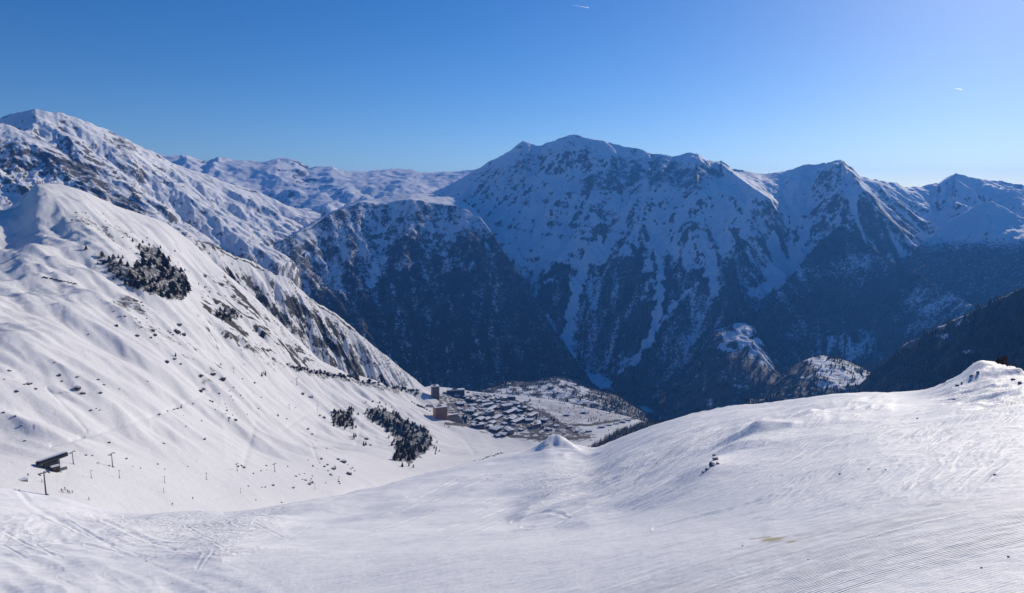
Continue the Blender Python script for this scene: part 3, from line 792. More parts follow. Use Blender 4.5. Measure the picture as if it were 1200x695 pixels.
def snow_mat():
    m, n, l = nodemat('piste_snow'); k = NB(n, l)
    b = n['Principled BSDF']
    b.inputs['Roughness'].default_value = 0.65
    b.inputs['Specular IOR Level'].default_value = 0.25
    P = n.new('ShaderNodeNewGeometry').outputs['Position']
    t = frame_dir((880, 690), (1180, 605))
    R = k.map(P, (0, 0, -t))
    sep = n.new('ShaderNodeSeparateXYZ'); l.new(R, sep.inputs[0])
    wob = k.math('MULTIPLY', k.math('SUBTRACT', k.noise(k.map(R, scale=(0.25, 1.0, 1.0)), 1.2, 3), 0.5), 0.10)
    yy = k.math('ADD', sep.outputs['Y'], wob)
    ph = k.math('SINE', k.math('MULTIPLY', yy, 6.2832 / 0.10))
    brk = k.step(k.noise(k.map(R, scale=(0.5, 3.0, 1.0)), 1.6, 4, 0.65), 0.34, 0.6)
    lane = k.math('DIVIDE', k.math('ADD', sep.outputs['Y'], k.math('MULTIPLY', wob, 1.5)), 3.4)
    wl = n.new('ShaderNodeTexWhiteNoise'); wl.noise_dimensions = '1D'
    l.new(k.math('FLOOR', lane), wl.inputs['W'])
    amp = k.math('ADD', 0.25, wl.outputs['Value'])
    fr = k.math('ABSOLUTE', k.math('SUBTRACT', k.math('FRACT', lane), 0.5))
    seam = k.math('MULTIPLY', k.math('MULTIPLY', k.step(fr, 0.462, 0.5), k.attr('groom')), 0.035)
    cord = k.math('MULTIPLY', k.math('MULTIPLY', k.math('MULTIPLY', ph, amp), brk), k.math('MULTIPLY', k.attr('groom'), 0.030))
    cord = k.math('ADD', cord, seam)
    band = k.math('MULTIPLY', k.noise(k.map(R, scale=(0.06, 1.0, 1.0)), 2.2, 4, 0.6), 0.05)
    cr = k.math('MULTIPLY', k.noise(P, 14.0, 5, 0.7), 0.016)
    md = k.math('MULTIPLY', k.noise(P, 2.3, 5, 0.6), 0.05)
    lg = k.math('MULTIPLY', k.noise(P, 0.55, 4, 0.6), 0.16)
    h = k.math('ADD', k.math('ADD', cord, band), k.math('ADD', cr, k.math('ADD', md, lg)))
    R2 = k.map(P, (0, 0, -frame_dir((690, 600), (850, 520))))
    def rid(vec, sc):
        return k.math('SUBTRACT', 1.0, k.math('MULTIPLY', k.math('ABSOLUTE', k.math('SUBTRACT', k.noise(vec, sc, 4, 0.6, 0.6), 0.5)), 3.0))
    s1 = k.math('MULTIPLY', rid(k.map(R2, scale=(0.16, 1.0, 1.0)), 0.42), 0.50)
    s2 = k.math('MULTIPLY', rid(k.map(R2, scale=(0.2, 1.0, 1.0)), 1.1), 0.16)
    h = k.math('ADD', h, k.math('MULTIPLY', k.math('ADD', s1, s2), k.attr('sast')))
    ch = k.math('ADD', k.math('MULTIPLY', rid(P, 0.30), 0.55), k.math('MULTIPLY', k.noise(P, 1.1, 5, 0.65), 0.5))
    h = k.math('ADD', h, k.math('MULTIPLY', ch, k.attr('chop')))
    tr = n.new('ShaderNodeMapping'); tr.inputs['Rotation'].default_value = (0, 0, -frame_dir((390, 640), (460, 590))); tr.inputs['Scale'].default_value = (0.04, 1.0, 1.0)
    l.new(P, tr.inputs['Vector'])
    h = k.math('ADD', h, k.math('MULTIPLY', k.noise(tr.outputs[0], 0.9, 4, 0.6), 0.16))
    bp = n.new('ShaderNodeBump'); bp.inputs['Strength'].default_value = 0.75; bp.inputs['Distance'].default_value = 1.0
    l.new(h, bp.inputs['Height']); l.new(bp.outputs[0], b.inputs['Normal'])
    tone = k.mix(k.noise(P, 0.09, 5, 0.6), (0.80, 0.795, 0.815, 1), (0.88, 0.87, 0.88, 1))
    soil = k.mix(k.math('MULTIPLY', k.attr('soil'), 0.8), tone, (0.42, 0.34, 0.14, 1))
    l.new(soil, b.inputs['Base Color'])
    return m
piste_mat = snow_mat()

for L in (far, mas, but, spu, kno, drk, pea, fsp, val, *shelves): L.mesh(mount_mat)
hil.mesh(near_mat)
rsp.attr['dirt_and_shade'] = rsp.Z * 0
rsp.mesh(near_mat)
sno.mesh(piste_mat)


# ------------------------------------------------------------------ object helpers
def new_mesh(name, verts, faces, mats, midx=None, smooth=False):
    me = bpy.data.meshes.new(name)
    me.from_pydata(verts, [], faces)
    for m in mats: me.materials.append(m)
    if midx is not None: me.polygons.foreach_set('material_index', midx)
    if smooth: me.polygons.foreach_set('use_smooth', [True] * len(me.polygons))
    me.update()
    return me
def link(name, data, parent=None, loc=(0, 0, 0), rotz=0.0, scale=1.0):
    o = bpy.data.objects.new(name, data)
    C.objects.link(o)
    o.location = loc
    o.rotation_euler = (0, 0, rotz)
    o.scale = (scale,) * 3 if not hasattr(scale, '__len__') else scale
    if parent: o.parent = parent
    return o
def tag(o, label, cat, group=None):
    o['label'] = label; o['category'] = cat
    if group: o['group'] = group
    return o
class MB:
    """collects solids into one mesh"""
    def __init__(s): s.v, s.f, s.m = [], [], []
    def add(s, vs, fs, m=0):
        k = len(s.v); s.v += [tuple(v) for v in vs]; s.f += [tuple(i + k for i in f) for f in fs]; s.m += [m] * len(fs)
    def box(s, x0, x1, y0, y1, z0, z1, m=0, taper=0.0):
        t = taper
        s.add([(x0, y0, z0), (x1, y0, z0), (x1, y1, z0), (x0, y1, z0), (x0 + t, y0 + t, z1), (x1 - t, y0 + t, z1), (x1 - t, y1 - t, z1), (x0 + t, y1 - t, z1)],
              [(3, 2, 1, 0), (4, 5, 6, 7), (0, 1, 5, 4), (1, 2, 6, 5), (2, 3, 7, 6), (3, 0, 4, 7)], m)
    def tube(s, p, q, r0, r1, n=8, m=0):
        p, q = np.array(p, float), np.array(q, float)
        d = (q - p) / np.linalg.norm(q - p)
        a = np.cross(d, (0, 0, 1) if abs(d[2]) < 0.9 else (1, 0, 0)); a /= np.linalg.norm(a); b = np.cross(d, a)
        vs = [p + r0 * (math.cos(t) * a + math.sin(t) * b) for t in np.arange(n) * 2 * math.pi / n]
        vs += [q + r1 * (math.cos(t) * a + math.sin(t) * b) for t in np.arange(n) * 2 * math.pi / n]
        fs = [(i, (i + 1) % n, n + (i + 1) % n, n + i) for i in range(n)] + [tuple(range(n))[::-1], tuple(range(n, 2 * n))]
        s.add(vs, fs, m)
    def mesh(s, name, mats, smooth=False): return new_mesh(name, s.v, s.f, mats, s.m, smooth)

M = {}
M['spruce'] = simple_mat('spruce_needles', (0.020, 0.027, 0.020), 0.85, 0.4, 0.8)
M['larch'] = simple_mat('larch_twigs', (0.070, 0.048, 0.038), 0.9, 0.35, 0.8)
M['bark'] = simple_mat('bark', (0.06, 0.045, 0.035), 0.9, 0.3, 3)
M['twig'] = simple_mat('bush_twigs', (0.045, 0.036, 0.028), 0.9, 0.35, 2)
M['steel'] = simple_mat('galvanised_steel', (0.20, 0.21, 0.22), 0.5, 0.15, 2, 0.5)
M['dark_steel'] = simple_mat('dark_painted_steel', (0.035, 0.036, 0.04), 0.45, 0.2, 1, 0.5)
M['glass'] = simple_mat('dark_glass', (0.02, 0.025, 0.03), 0.1, 0.1, 1, 0.6)
M['roof_snow'] = simple_mat('roof_snow', (0.84, 0.86, 0.89), 0.7, 0.05, 0.2)
M['brown_wall'] = simple_mat('brown_cladding', (0.42, 0.21, 0.10), 0.8, 0.15, 0.3)
M['grey_wall'] = simple_mat('grey_brown_concrete', (0.26, 0.20, 0.16), 0.85, 0.15, 0.3)
M['pale_wall'] = simple_mat('pale_render', (0.36, 0.30, 0.24), 0.85, 0.1, 0.3)
M['wood_wall'] = simple_mat('dark_timber', (0.075, 0.048, 0.034), 0.85, 0.3, 0.5)
M['jacket_a'] = simple_mat('dark_ski_clothing', (0.03, 0.03, 0.045), 0.8, 0.2, 4)
M['jacket_b'] = simple_mat('red_ski_clothing', (0.30, 0.04, 0.035), 0.8, 0.2, 4)
M['ski'] = simple_mat('ski_topsheet', (0.1, 0.1, 0.12), 0.4, 0.2, 4)

def rock_material():
    m, n, l = nodemat('snowy_boulder'); k = NB(n, l)
    b = n['Principled BSDF']; b.inputs['Roughness'].default_value = 0.9
    g = n.new('ShaderNodeNewGeometry')
    sp = n.new('ShaderNodeSeparateXYZ'); l.new(g.outputs['Normal'], sp.inputs[0])
    P = n.new('ShaderNodeTexCoord').outputs['Object']
    nz = k.noise(P, 3.0, 5, 0.65)
    top = k.step(k.math('ADD', sp.outputs['Z'], k.math('MULTIPLY', k.math('SUBTRACT', nz, 0.5), 1.2)), 0.55, 0.8)
    rk = k.mix(k.noise(P, 6.0, 5, 0.7), (0.035, 0.033, 0.032, 1), (0.13, 0.115, 0.095, 1))
    l.new(k.mix(top, rk, SNOW), b.inputs['Base Color'])
    bp = n.new('ShaderNodeBump'); bp.inputs['Strength'].default_value = 0.6; bp.inputs['Distance'].default_value = 0.2
    l.new(nz, bp.inputs['Height']); l.new(bp.outputs[0], b.inputs['Normal'])
    return m
M['rock'] = rock_material()

R = random.Random(20)
def spruce_meshes(seed):
    r = random.Random(seed)
    t = MB(); t.tube((0, 0, -0.06), (0, 0, 0.55), 0.022, 0.012, 6)
    c = MB()
    tiers = 8
    for i in range(tiers):
        z = 0.10 + 0.80 * i / tiers
        rad = 0.21 * (1 - i / tiers) ** 0.85 + 0.02
        n = 9
        o = r.uniform(0, 6)
        apex = (r.uniform(-.01, .01), r.uniform(-.01, .01), min(1.0, z + 0.24))
        ring = []
        for j in range(2 * n):
            a = o + j * math.pi / n
            k = rad * (r.uniform(0.85, 1.25) if j % 2 == 0 else r.uniform(0.45, 0.65))
            ring.append((k * math.cos(a), k * math.sin(a), z - (0.035 if j % 2 == 0 else -0.03) + r.uniform(-.015, .015)))
        vs = [apex] + ring
        c.add(vs, [(0, 1 + j, 1 + (j + 1) % (2 * n)) for j in range(2 * n)])
    return t.mesh('trunk', [M['bark']]), c.mesh('crown', [M['spruce']])
def larch_meshes(seed):
    r = random.Random(seed)
    t = MB(); t.tube((0, 0, -0.06), (0, 0, 0.97), 0.02, 0.004, 6)
    c = MB()
    for i in range(95):
        z = 0.14 + 0.82 * (i / 95) ** 0.9
        L = (0.25 * (1 - z) ** 0.7 + 0.03) * r.uniform(0.6, 1.15)
        a = r.uniform(0, 6.283); w = r.uniform(0.010, 0.022)
        ca, sa = math.cos(a), math.sin(a)
        up = r.uniform(-0.03, 0.10)
        tip = (L * ca, L * sa, z + up)
        c.add([(-w * sa, w * ca, z), (w * sa, -w * ca, z), tip, (0.6 * L * ca - 2.4 * w * sa, 0.6 * L * sa + 2.4 * w * ca, z + up * 0.3 - 0.03), (0.6 * L * ca + 2.4 * w * sa, 0.6 * L * sa - 2.4 * w * ca, z + up * 0.3 + 0.05)],
              [(0, 1, 2), (0, 3, 2), (1, 2, 4)])
    return t.mesh('trunk', [M['bark']]), c.mesh('crown', [M['larch']])
SPR = [spruce_meshes(i) for i in range(4)]
LAR = [larch_meshes(i) for i in range(4)]
def tree(kind, loc, h, label, group, spread=1.0):
    tm, cm = (SPR if kind == 'spruce' else LAR)[R.randrange(4)]
    e = link(kind + '_tree', None, None, loc, R.uniform(0, 6.28), (h * spread, h * spread, h))
    link('trunk', tm, e); link('crown', cm, e)
    return tag(e, label, 'tree', group)
def bush_mesh(seed):
    r = random.Random(seed); b = MB()
    for i in range(46):
        a = r.uniform(0, 6.283); el = r.uniform(0.1, 1.45); L = r.uniform(0.35, 0.62)
        d = np.array((math.cos(a) * math.cos(el), math.sin(a) * math.cos(el), math.sin(el) * 0.85))
        q = np.array((-math.sin(a), math.cos(a), 0)) * r.uniform(0.05, 0.11)
        o = np.array((r.uniform(-.15, .15), r.uniform(-.15, .15), -0.05))
        m_ = o + d * L * 0.6
        b.add([o, m_ - q, o + d * L, m_ + q], [(0, 1, 2, 3)])
    return b.mesh('bush', [M['twig']])
BUSH = [bush_mesh(i) for i in range(5)]
def rock_mesh(seed, flat=0.65, sub=2):
    r = random.Random(seed)
    bm = bmesh.new(); bmesh.ops.create_icosphere(bm, subdivisions=sub, radius=0.5)
    ax = [np.array([r.gauss(0, 1) for _ in range(3)]) for _ in range(9)]
    ax = [a / np.linalg.norm(a) for a in ax]; cut = [r.uniform(0.26, 0.44) for _ in ax]
    for v in bm.verts:
        p = np.array(v.co)
        for a, c_ in zip(ax, cut):
            d = float(p @ a)
            if d > c_: p = p - a * (d - c_) * 0.9
        p = p * (1 + 0.06 * r.uniform(-1, 1))
        v.co = (p[0] * 1.15, p[1] * 0.9, p[2] * flat)
    me = bpy.data.meshes.new('rock'); bm.to_mesh(me); bm.free()
    me.materials.append(M['rock'])
    return me
ROCK = [rock_mesh(i, R.uniform(0.55, 0.95)) for i in range(8)]

def mpp(p):
    """metres per photo pixel at a world point"""
    return (CP * p[1] - SP * p[2]) / F
def inside(u, v, pts):
    return bool(poly_sd(np.array([u], float), np.array([v], float), pts)[0] > 0)
def sample(pts, n, rnd):
    xs, ys = [p[0] for p in pts], [p[1] for p in pts]
    out = []
    while len(out) < n:
        u, v = rnd.uniform(min(xs), max(xs)), rnd.uniform(min(ys), max(ys))
        if inside(u, v, pts): out.append((u, v))
    return out

# ------------------------------------------------------------------ far woods: too many to count, one mass on each slope
def forest(L, n, h0, h1, label, seed, floor=0.3, top=None, mat=None, vis=True):
    rnd = np.random.RandomState(seed)
    f = L.attr['forest']
    Xj, Xi = np.gradient(L.X); Yj, Yi = np.gradient(L.Y)
    area = np.abs(Xi * Yj - Xj * Yi)
    patch = 0.5 + 0.9 * fbm(L.X / 55, L.Y / 55, 3, seed)
    w = np.clip(f - floor, 0, 1) * area * np.clip(patch, 0.05, 1.5) * ((L.U > -60) & (L.U < 1260))
    if top is not None: w = w * top
    w = w.ravel(); w = w / w.sum()
    i = rnd.choice(len(w), n, p=w)
    x = L.X.ravel()[i]; y = L.Y.ravel()[i]; z = L.Z.ravel()[i]
    st = np.sqrt(area.ravel()[i]) * 0.5
    x = x + rnd.uniform(-1, 1, n) * np.minimum(st, 6); y = y + rnd.uniform(-1, 1, n) * np.minimum(st, 6)
    h = rnd.uniform(h0, h1, n); r = h * rnd.uniform(0.14, 0.24, n); a = rnd.uniform(0, 6.28, n)
    k = 4
    V = np.zeros((n, k + 1, 3), np.float32)
    for j in range(k):
        V[:, j, 0] = x + r * np.cos(a + j * 2 * math.pi / k); V[:, j, 1] = y + r * np.sin(a + j * 2 * math.pi / k); V[:, j, 2] = z - 0.05 * h
    V[:, k, 0] = x; V[:, k, 1] = y; V[:, k, 2] = z + h
    b = (np.arange(n) * (k + 1))[:, None]
    T = np.stack([np.concatenate([b + j, b + (j + 1) % k, b + k], 1) for j in range(k)], 1).reshape(-1, 3).astype(np.int32)
    me = bpy.data.meshes.new('forest')
    me.vertices.add(n * (k + 1)); me.vertices.foreach_set('co', V.ravel())
    me.loops.add(T.size); me.loops.foreach_set('vertex_index', T.ravel())
    me.polygons.add(len(T)); me.polygons.foreach_set('loop_start', np.arange(0, T.size, 3, dtype=np.int32))
    me.update(calc_edges=True)
    me.materials.append(mat or M['far_wood'])
    o = link('forest', me)
    o['kind'] = 'stuff'
    return tag(o, label, 'forest')
M['far_wood'] = simple_mat('far_conifers', (0.026, 0.027, 0.021), 0.9, 0.5, 0.02)
forest(mas, 26000, 11, 20, 'dark conifer forest on the lower slopes of the central massif', 1)
forest(spu, 15000, 11, 20, 'dark forest covering the spur below the pointed right peak', 2)
forest(drk, 11000, 9, 17, 'dark forest on the shaded ridge behind the near snow crest', 3)
forest(but, 12000, 7, 14, 'sparse dark trees on the steep buttress face', 4)
forest(val, 9000, 8, 16, 'trees scattered between snowy clearings on the valley floor', 5)
for i_, L in enumerate(shelves):
    forest(L, 2600, 9, 17, ('dark trees around the sunny clearing on the wooded shelf under the chutes', 'dark trees around the sunny meadow at the foot of the wooded spur', 'dark trees between snowy fields on the valley shelf beyond the resort')[i_], 40 + i_)
forest(kno, 3000, 9, 16, 'trees on the lower flank of the knoll at far right', 6)
forest(hil, 700, 1.5, 4.0, 'dark shrubs along the lower edge of the ski hillside', 7, 0.15, top=(hil.U < 495) * (hil.V > 250) * (1 - np.clip(sum(sstep(-3, 3, poly_sd(hil.U, hil.V, WOODS[q])) for q in WOODS), 0, 1)), mat=M['twig'])
forest(rsp, 2600, 2.5, 6.5, 'dark shrubs and small trees on the rocky spur behind the ski hillside', 9, 0.12)
forest(hil, 620, 5, 10, 'dark trees dotted over the snowy shelf beyond the resort', 8, 0.1, top=(hil.U > 630) & (hil.U < 760))

# ------------------------------------------------------------------ resort
def on(L, u, v, sink=0.0):
    x, y, z = L.at(u, v)
    return (x, y, z - sink)
def facing(p):
    return math.atan2(p[1], p[0]) - math.pi / 2        # local -Y looks at the camera

def gable(w, d, h, rise, wall_m):
    """chalet: walls with gable ends, snow-covered pitched roof with overhang, chimney"""
    wl = MB()
    wl.add([(-w, -d, -4), (w, -d, -4), (w, d, -4), (-w, d, -4), (-w, -d, h), (w, -d, h), (w, d, h), (-w, d, h), (-w, 0, h + rise), (w, 0, h + rise)],
           [(3, 2, 1, 0), (0, 1, 5, 4), (2, 3, 7, 6), (1, 2, 6, 9, 5), (3, 0, 4, 8, 7)])
    rf = MB(); o = 1.0; t = 0.7; k = rise / d
    for sgn in (-1, 1):
        y1 = sgn * (d + o); z1 = h - k * o + 0.06; z0 = h + rise + 0.06
        vs = [(-w - o, 0, z0), (w + o, 0, z0), (w + o, y1, z1), (-w - o, y1, z1), (-w - o, 0, z0 + t), (w + o, 0, z0 + t), (w + o, y1, z1 + t), (-w - o, y1, z1 + t)]
        rf.add(vs, [(0, 1, 2, 3), (7, 6, 5, 4), (2, 6, 7, 3), (1, 5, 6, 2), (0, 3, 7, 4)])
    ch = MB(); ch.box(w * 0.3, w * 0.3 + 1.2, d * 0.25, d * 0.25 + 1.2, h, h + rise + 2.0)
    return wl.mesh('wall', [wall_m]), rf.mesh('roof', [M['roof_snow']]), ch.mesh('chimney', [M['pale_wall']])
GAB = [gable(9, 7, 6, 1.5, M['wood_wall']), gable(11, 8, 7.5, 1.7, M['wood_wall']), gable(8, 6.5, 5.5, 1.4, M['pale_wall']), gable(13, 8, 8.5, 1.8, M['grey_wall'])]
LONG = [gable(24, 7.5, 8.5, 1.6, M['wood_wall']), gable(19, 7, 8, 1.5, M['grey_wall'])]
WALLS = ['dark timber chalet', 'broad dark timber chalet', 'small pale-walled chalet', 'large grey-walled chalet']
def house(kind, u, v, rot, label, group, name='chalet', cat='house', sc=1.0):
    p = on(hil, u, v, 0.5)
    wm, rm, cm = kind
    e = link(name, None, None, p, facing(p) + rot, sc)
    link('wall', wm, e); r = link('roof', rm, e); link('chimney', cm, r)
    return tag(e, label, cat, group)
HOUSES = [(547, 461), (560, 463), (569, 465), (534, 465), (546, 467), (565, 469), (581, 466), (560, 472), (569, 473), (585, 472), (562, 477), (565, 481), (569, 486), (550, 484), (556, 481),
          (583, 479), (588, 488), (594, 484), (599, 492), (592, 498), (603, 499), (608, 484), (610, 490), (614, 478), (605, 474), (598, 468), (573, 501), (579, 506), (566, 491), (562, 494), (559, 488), (571, 493),
          (555, 496), (581, 512), (587, 510), (618, 472), (631, 497), (638, 494), (592, 478), (601, 480), (611, 504), (618, 494), (576, 468), (590, 473), (553, 476), (541, 474), (622, 482), (628, 488), (585, 503), (596, 506), (539, 480), (545, 490), (577, 497)]
for i, (u, v) in enumerate(HOUSES):
    k_ = R.choice((0, 0, 1, 1, 2, 3))
    house(GAB[k_], u + R.uniform(-2, 2), v + R.uniform(-1, 1), R.uniform(-1.5, 1.5), WALLS[k_] + ' with a snow roof, packed in among the resort houses', WALLS[k_] + 's of the resort', sc=R.uniform(0.6, 1.25))
for i, (u, v) in enumerate([(668, 501), (690, 506), (705, 501), (714, 499), (722, 497), (730, 495), (736, 493), (684, 484), (652, 500), (643, 504), (677, 506), (664, 487)]):
    house(GAB[R.choice((0, 2))], u, v, R.uniform(-.6, .6), 'small snow-roofed house on the open shelf beyond the resort, above the larch wood', 'houses on the shelf beyond the resort', sc=0.8)
for i, (u, v, r_) in enumerate([(576, 481, 1.0), (582, 491, 1.05), (607, 495, 0.9), (624, 488, 1.0), (599, 484, 0.95), (571, 476, 0.5)]):
    house(LONG[i % 2], u, v, r_, 'long apartment building with one unbroken snow roof running down through the resort', 'long apartment roofs in the resort', 'apartment_building', 'building')

def block(name, u, v, w, d, h, storeys, wall_m, rot, label, cat, roof_h=1.0, end_m=None):
    p = on(hil, u, v, 2.0)
    e = link(name, None, None, p, facing(p) + rot)
    b = MB(); b.box(-w, w, -d, d, -8, h)
    link('wall', b.mesh('wall', [wall_m]), e)
    if end_m:
        b = MB(); b.box(w + 0.003, w + 0.4, -d - 0.2, d + 0.2, -8, h + 0.2); link('end_wall', b.mesh('end_wall', [end_m]), e)
    b = MB(); b.box(-w - 0.6, w + 0.6, -d - 0.6, d + 0.6, h + 0.01, h + roof_h); rf = link('roof', b.mesh('roof', [M['roof_snow']]), e)
    b = MB(); b.box(-w * 0.35, w * 0.2, -d * 0.4, d * 0.4, h + roof_h, h + roof_h + 2.6); link('lift_housing', b.mesh('lift_housing', [wall_m]), rf)
    sl = MB(); sl.box(-w + 0.8, w - 0.8, -d - 1.1, -d - 0.003, 0, 0.9)
    slm = sl.mesh('balcony', [wall_m])
    wn_ = MB(); wn_.box(-w + 1.2, w - 1.2, -d - 0.06, -d - 0.004, 0, 1.5)
    wm = wn_.mesh('window_band', [M['glass']])
    fh = h / storeys
    for k_ in range(storeys):
        link('balcony', slm, e, (0, 0, k_ * fh)); link('window_band', wm, e, (0, 0, k_ * fh + 1.0))
    return tag(e, label, cat)
block('tower_block', 516, 490, 17, 13, 36, 12, M['brown_wall'], 0.25, 'orange-brown tower block standing alone at the edge of the resort', 'tower')
block('tower_block', 510, 466, 10.5, 10, 38, 13, M['grey_wall'], 0.2, 'slim grey-brown tower block behind the orange-brown one', 'tower', end_m=M['pale_wall'])
block('apartment_block', 534, 463, 27, 7, 19, 6, M['wood_wall'], 0.12, 'long dark apartment slab with flat snow roof beside the slim tower', 'building', 2.0, end_m=M['pale_wall'])
for u, v, w_, d_, h_, n_, wm_, rt_, lab in ((552, 471, 15, 7, 13, 4, 'wood_wall', -0.5, 'dark timber apartment block with flat snow roof, just right of the long slab'),
        (574, 487, 12, 8, 16, 5, 'pale_wall', 0.6, 'pale flat-roofed apartment block in the middle of the resort'), (596, 493, 17, 7, 12, 4, 'grey_wall', 0.9, 'grey flat-roofed apartment block on the lower side of the resort'),
        (612, 481, 14, 8, 14, 4, 'wood_wall', -0.3, 'dark timber apartment block near the far edge of the resort'), (588, 470, 16, 7, 13, 4, 'pale_wall', 0.2, 'pale apartment block at the upper edge of the resort, facing the valley'),
        (628, 500, 13, 8, 11, 3, 'brown_wall', 0.5, 'orange-brown low apartment block beside the spruce grove'), (560, 501, 16, 8, 12, 4, 'wood_wall', 0.3, 'dark timber apartment block on the lower edge nearest the piste')):
    block('apartment_block', u, v, w_, d_, h_, n_, M[wm_], rt_, lab, 'building', 1.2)
p = on(hil, 533, 493, 1.5)
e = link('terraced_building', None, None, p, facing(p) + 0.35)
for k_ in range(5):
    b = MB(); b.box(-20 + k_ * 1.5, 20 - k_ * 1.5, -12 + k_ * 5, 16, k_ * 3.2 - (6 if k_ == 0 else 0), k_ * 3.2 + 3.19); link('storey', b.mesh('storey', [M['pale_wall']]), e)
    b = MB(); b.box(-20 + k_ * 1.5, 20 - k_ * 1.5, -12 + k_ * 5 - 0.4, -12 + k_ * 5 - 0.003, k_ * 3.2 + 0.8, k_ * 3.2 + 2.4); link('window_band', b.mesh('window_band', [M['glass']]), e)
b = MB(); b.box(-14.5, 14.5, 7.5, 16.5, 16.0, 16.8); link('roof', b.mesh('roof', [M['roof_snow']]), e)
tag(e, 'stepped grey terrace building at the foot of the orange-brown tower', 'building')

# ------------------------------------------------------------------ woods and single trees on the ski hillside
R = random.Random(77)
def wood(pts, n, kinds, h0, h1, label, group, L=hil):
    for u, v in sample(pts, n, R):
        p = on(L, u, v, 0.2)
        tree(R.choice(kinds), p, R.uniform(h0, h1), label, group, R.uniform(0.9, 1.3))
for key, n, kinds, h0, h1, where in (('long', 60, ('spruce', 'larch', 'larch', 'larch'), 6, 9.5, 'in the long copse high on the snow hillside'), ('upper', 46, ('spruce', 'spruce', 'larch'), 8, 12, 'in the dense stand above the long copse'),
        ('clump', 16, ('larch', 'larch', 'spruce'), 7, 10, 'in the small round clump beside the cliff'), ('square', 44, ('larch', 'larch', 'larch', 'spruce'), 6.5, 9.5, 'in the square copse beside the big wood'),
        ('big', 230, ('larch', 'larch', 'larch', 'spruce'), 6.5, 10, 'in the big wood on the slope below the towers')):
    for u, v in sample(WOODS[key], n, R):
        kd = R.choice(kinds)
        tree(kd, on(hil, u, v + 1, 0.2), R.uniform(h0, h1), ('dark green spruce ' if kd == 'spruce' else 'bare brown larch ') + where, kd + ' trees ' + where, R.uniform(1.5, 2.2))
for key, n, where in (('long', 12, 'at the thin edge of the long copse'), ('upper', 10, 'straggling beyond the dense upper stand'), ('square', 7, 'straggling just outside the square copse'), ('big', 18, 'straggling along the edge of the big wood')):
    cx_ = sum(p[0] for p in WOODS[key]) / len(WOODS[key]); cy_ = sum(p[1] for p in WOODS[key]) / len(WOODS[key])
    for i in range(n):
        q = R.choice(WOODS[key]); q2 = WOODS[key][(WOODS[key].index(q) + 1) % len(WOODS[key])]; t_ = R.random()
        u, v = q[0] + (q2[0] - q[0]) * t_, q[1] + (q2[1] - q[1]) * t_
        kd = R.choice(('spruce', 'larch'))
        f_ = R.uniform(1.06, 1.3)
        tree(kd, on(hil, cx_ + (u - cx_) * f_, cy_ + (v - cy_) * f_, 0.2), R.uniform(4, 8), ('small dark spruce ' if kd == 'spruce' else 'small bare larch ') + where, 'small ' + kd + ' trees ' + where, R.uniform(1.2, 1.6))
for (u, v, n, lab) in ((416, 514, 3, 'dark conifer clump standing alone just below the square copse'), (428, 522, 5, 'loose dark conifer clump in the snow between the two copses'), (310, 440, 4, 'dark conifer clump at the bend of the hillside road'), (524, 500, 3, 'dark conifer group at the foot of the orange-brown tower'), (510, 527, 4, 'dark conifers trailing off the corner of the big wood')):
    for i in range(n):
        p = on(hil, u + R.uniform(-3, 3), v + R.uniform(-2, 2), 0.2)
        tree('spruce', p, R.uniform(5, 8.5), lab, lab)
for (u, v, h) in ((233, 334, 5), (240, 338, 5), (246, 343, 5), (244, 348, 4), (326, 488, 5), (237, 350, 4), (259, 428, 4), (206, 418, 5)):
    tree('spruce', on(hil, u, v, 0.1), h, 'lone small conifer on the open snow hillside', 'lone conifers on the open hillside')
for u, v in sample([(622, 486), (648, 490), (660, 500), (636, 503)], 26, R):
    tree('spruce', on(hil, u, v, 0.2), R.uniform(6, 10), 'dark spruce in the grove between the resort and the open shelf', 'spruces of the grove beside the resort', 1.6)
for u, v in sample([(540, 486), (552, 484), (558, 496), (545, 498)], 18, R):
    tree('spruce', on(hil, u, v, 0.2), R.uniform(7, 11), 'dark spruce in the grove next to the terraced building', 'spruces of the grove next to the terraced building', 1.6)
for i in range(46):
    u, v = R.choice(HOUSES)
    tree('spruce', on(hil, u + R.uniform(-5, 5), v + R.uniform(-3, 3), 0.2), R.uniform(5, 11), 'dark spruce growing in a gap between the resort houses', 'spruces between the resort houses', 1.5)
# hedge-like row on the upper slope and shrubs along the stream
def bush(u, v, wpx, label, group, L=hil, k_=1.0):
    p = on(L, u, v)
    w_ = wpx * mpp(p) * 1.15
    o = link('bush', BUSH[R.randrange(5)], None, p, R.uniform(0, 6.28), (w_, w_, w_ * k_))
    return tag(o, label, 'bush', group)
for i in range(16):
    bush(51 + i * 2.5 + R.uniform(-.6, .6), 325 + i * 0.55 + R.uniform(-.5, .5), R.uniform(2.6, 3.8), 'dark bush in the straight row across the upper snow slope', 'bushes in the straight row')
for i in range(13):
    bush(557 + i * 2.7 + R.uniform(-.7, .7), 541 - i * 0.85 + R.uniform(-.6, .6), R.uniform(1.6, 3.6), 'small dark bush in the line climbing towards the snow mound', 'bushes in line beside the mound')
for i in range(95):
    t_ = R.random()
    bush(336 + 158 * t_ + R.uniform(-2, 2), 429 + 33 * t_ + R.uniform(-3, 2), R.uniform(3, 6), 'dark bush in the belt along the foot of the rocky cliff', 'bushes along the cliff foot')
for i in range(26):
    t_ = R.random()
    bush(482 + 34 * t_, 478 + 13 * t_ + R.uniform(-.6, .6) - 7 + 4 * t_, R.uniform(2, 3.2), 'dark bush in the narrow hedge along the piste beside the big wood', 'hedge bushes beside the piste')

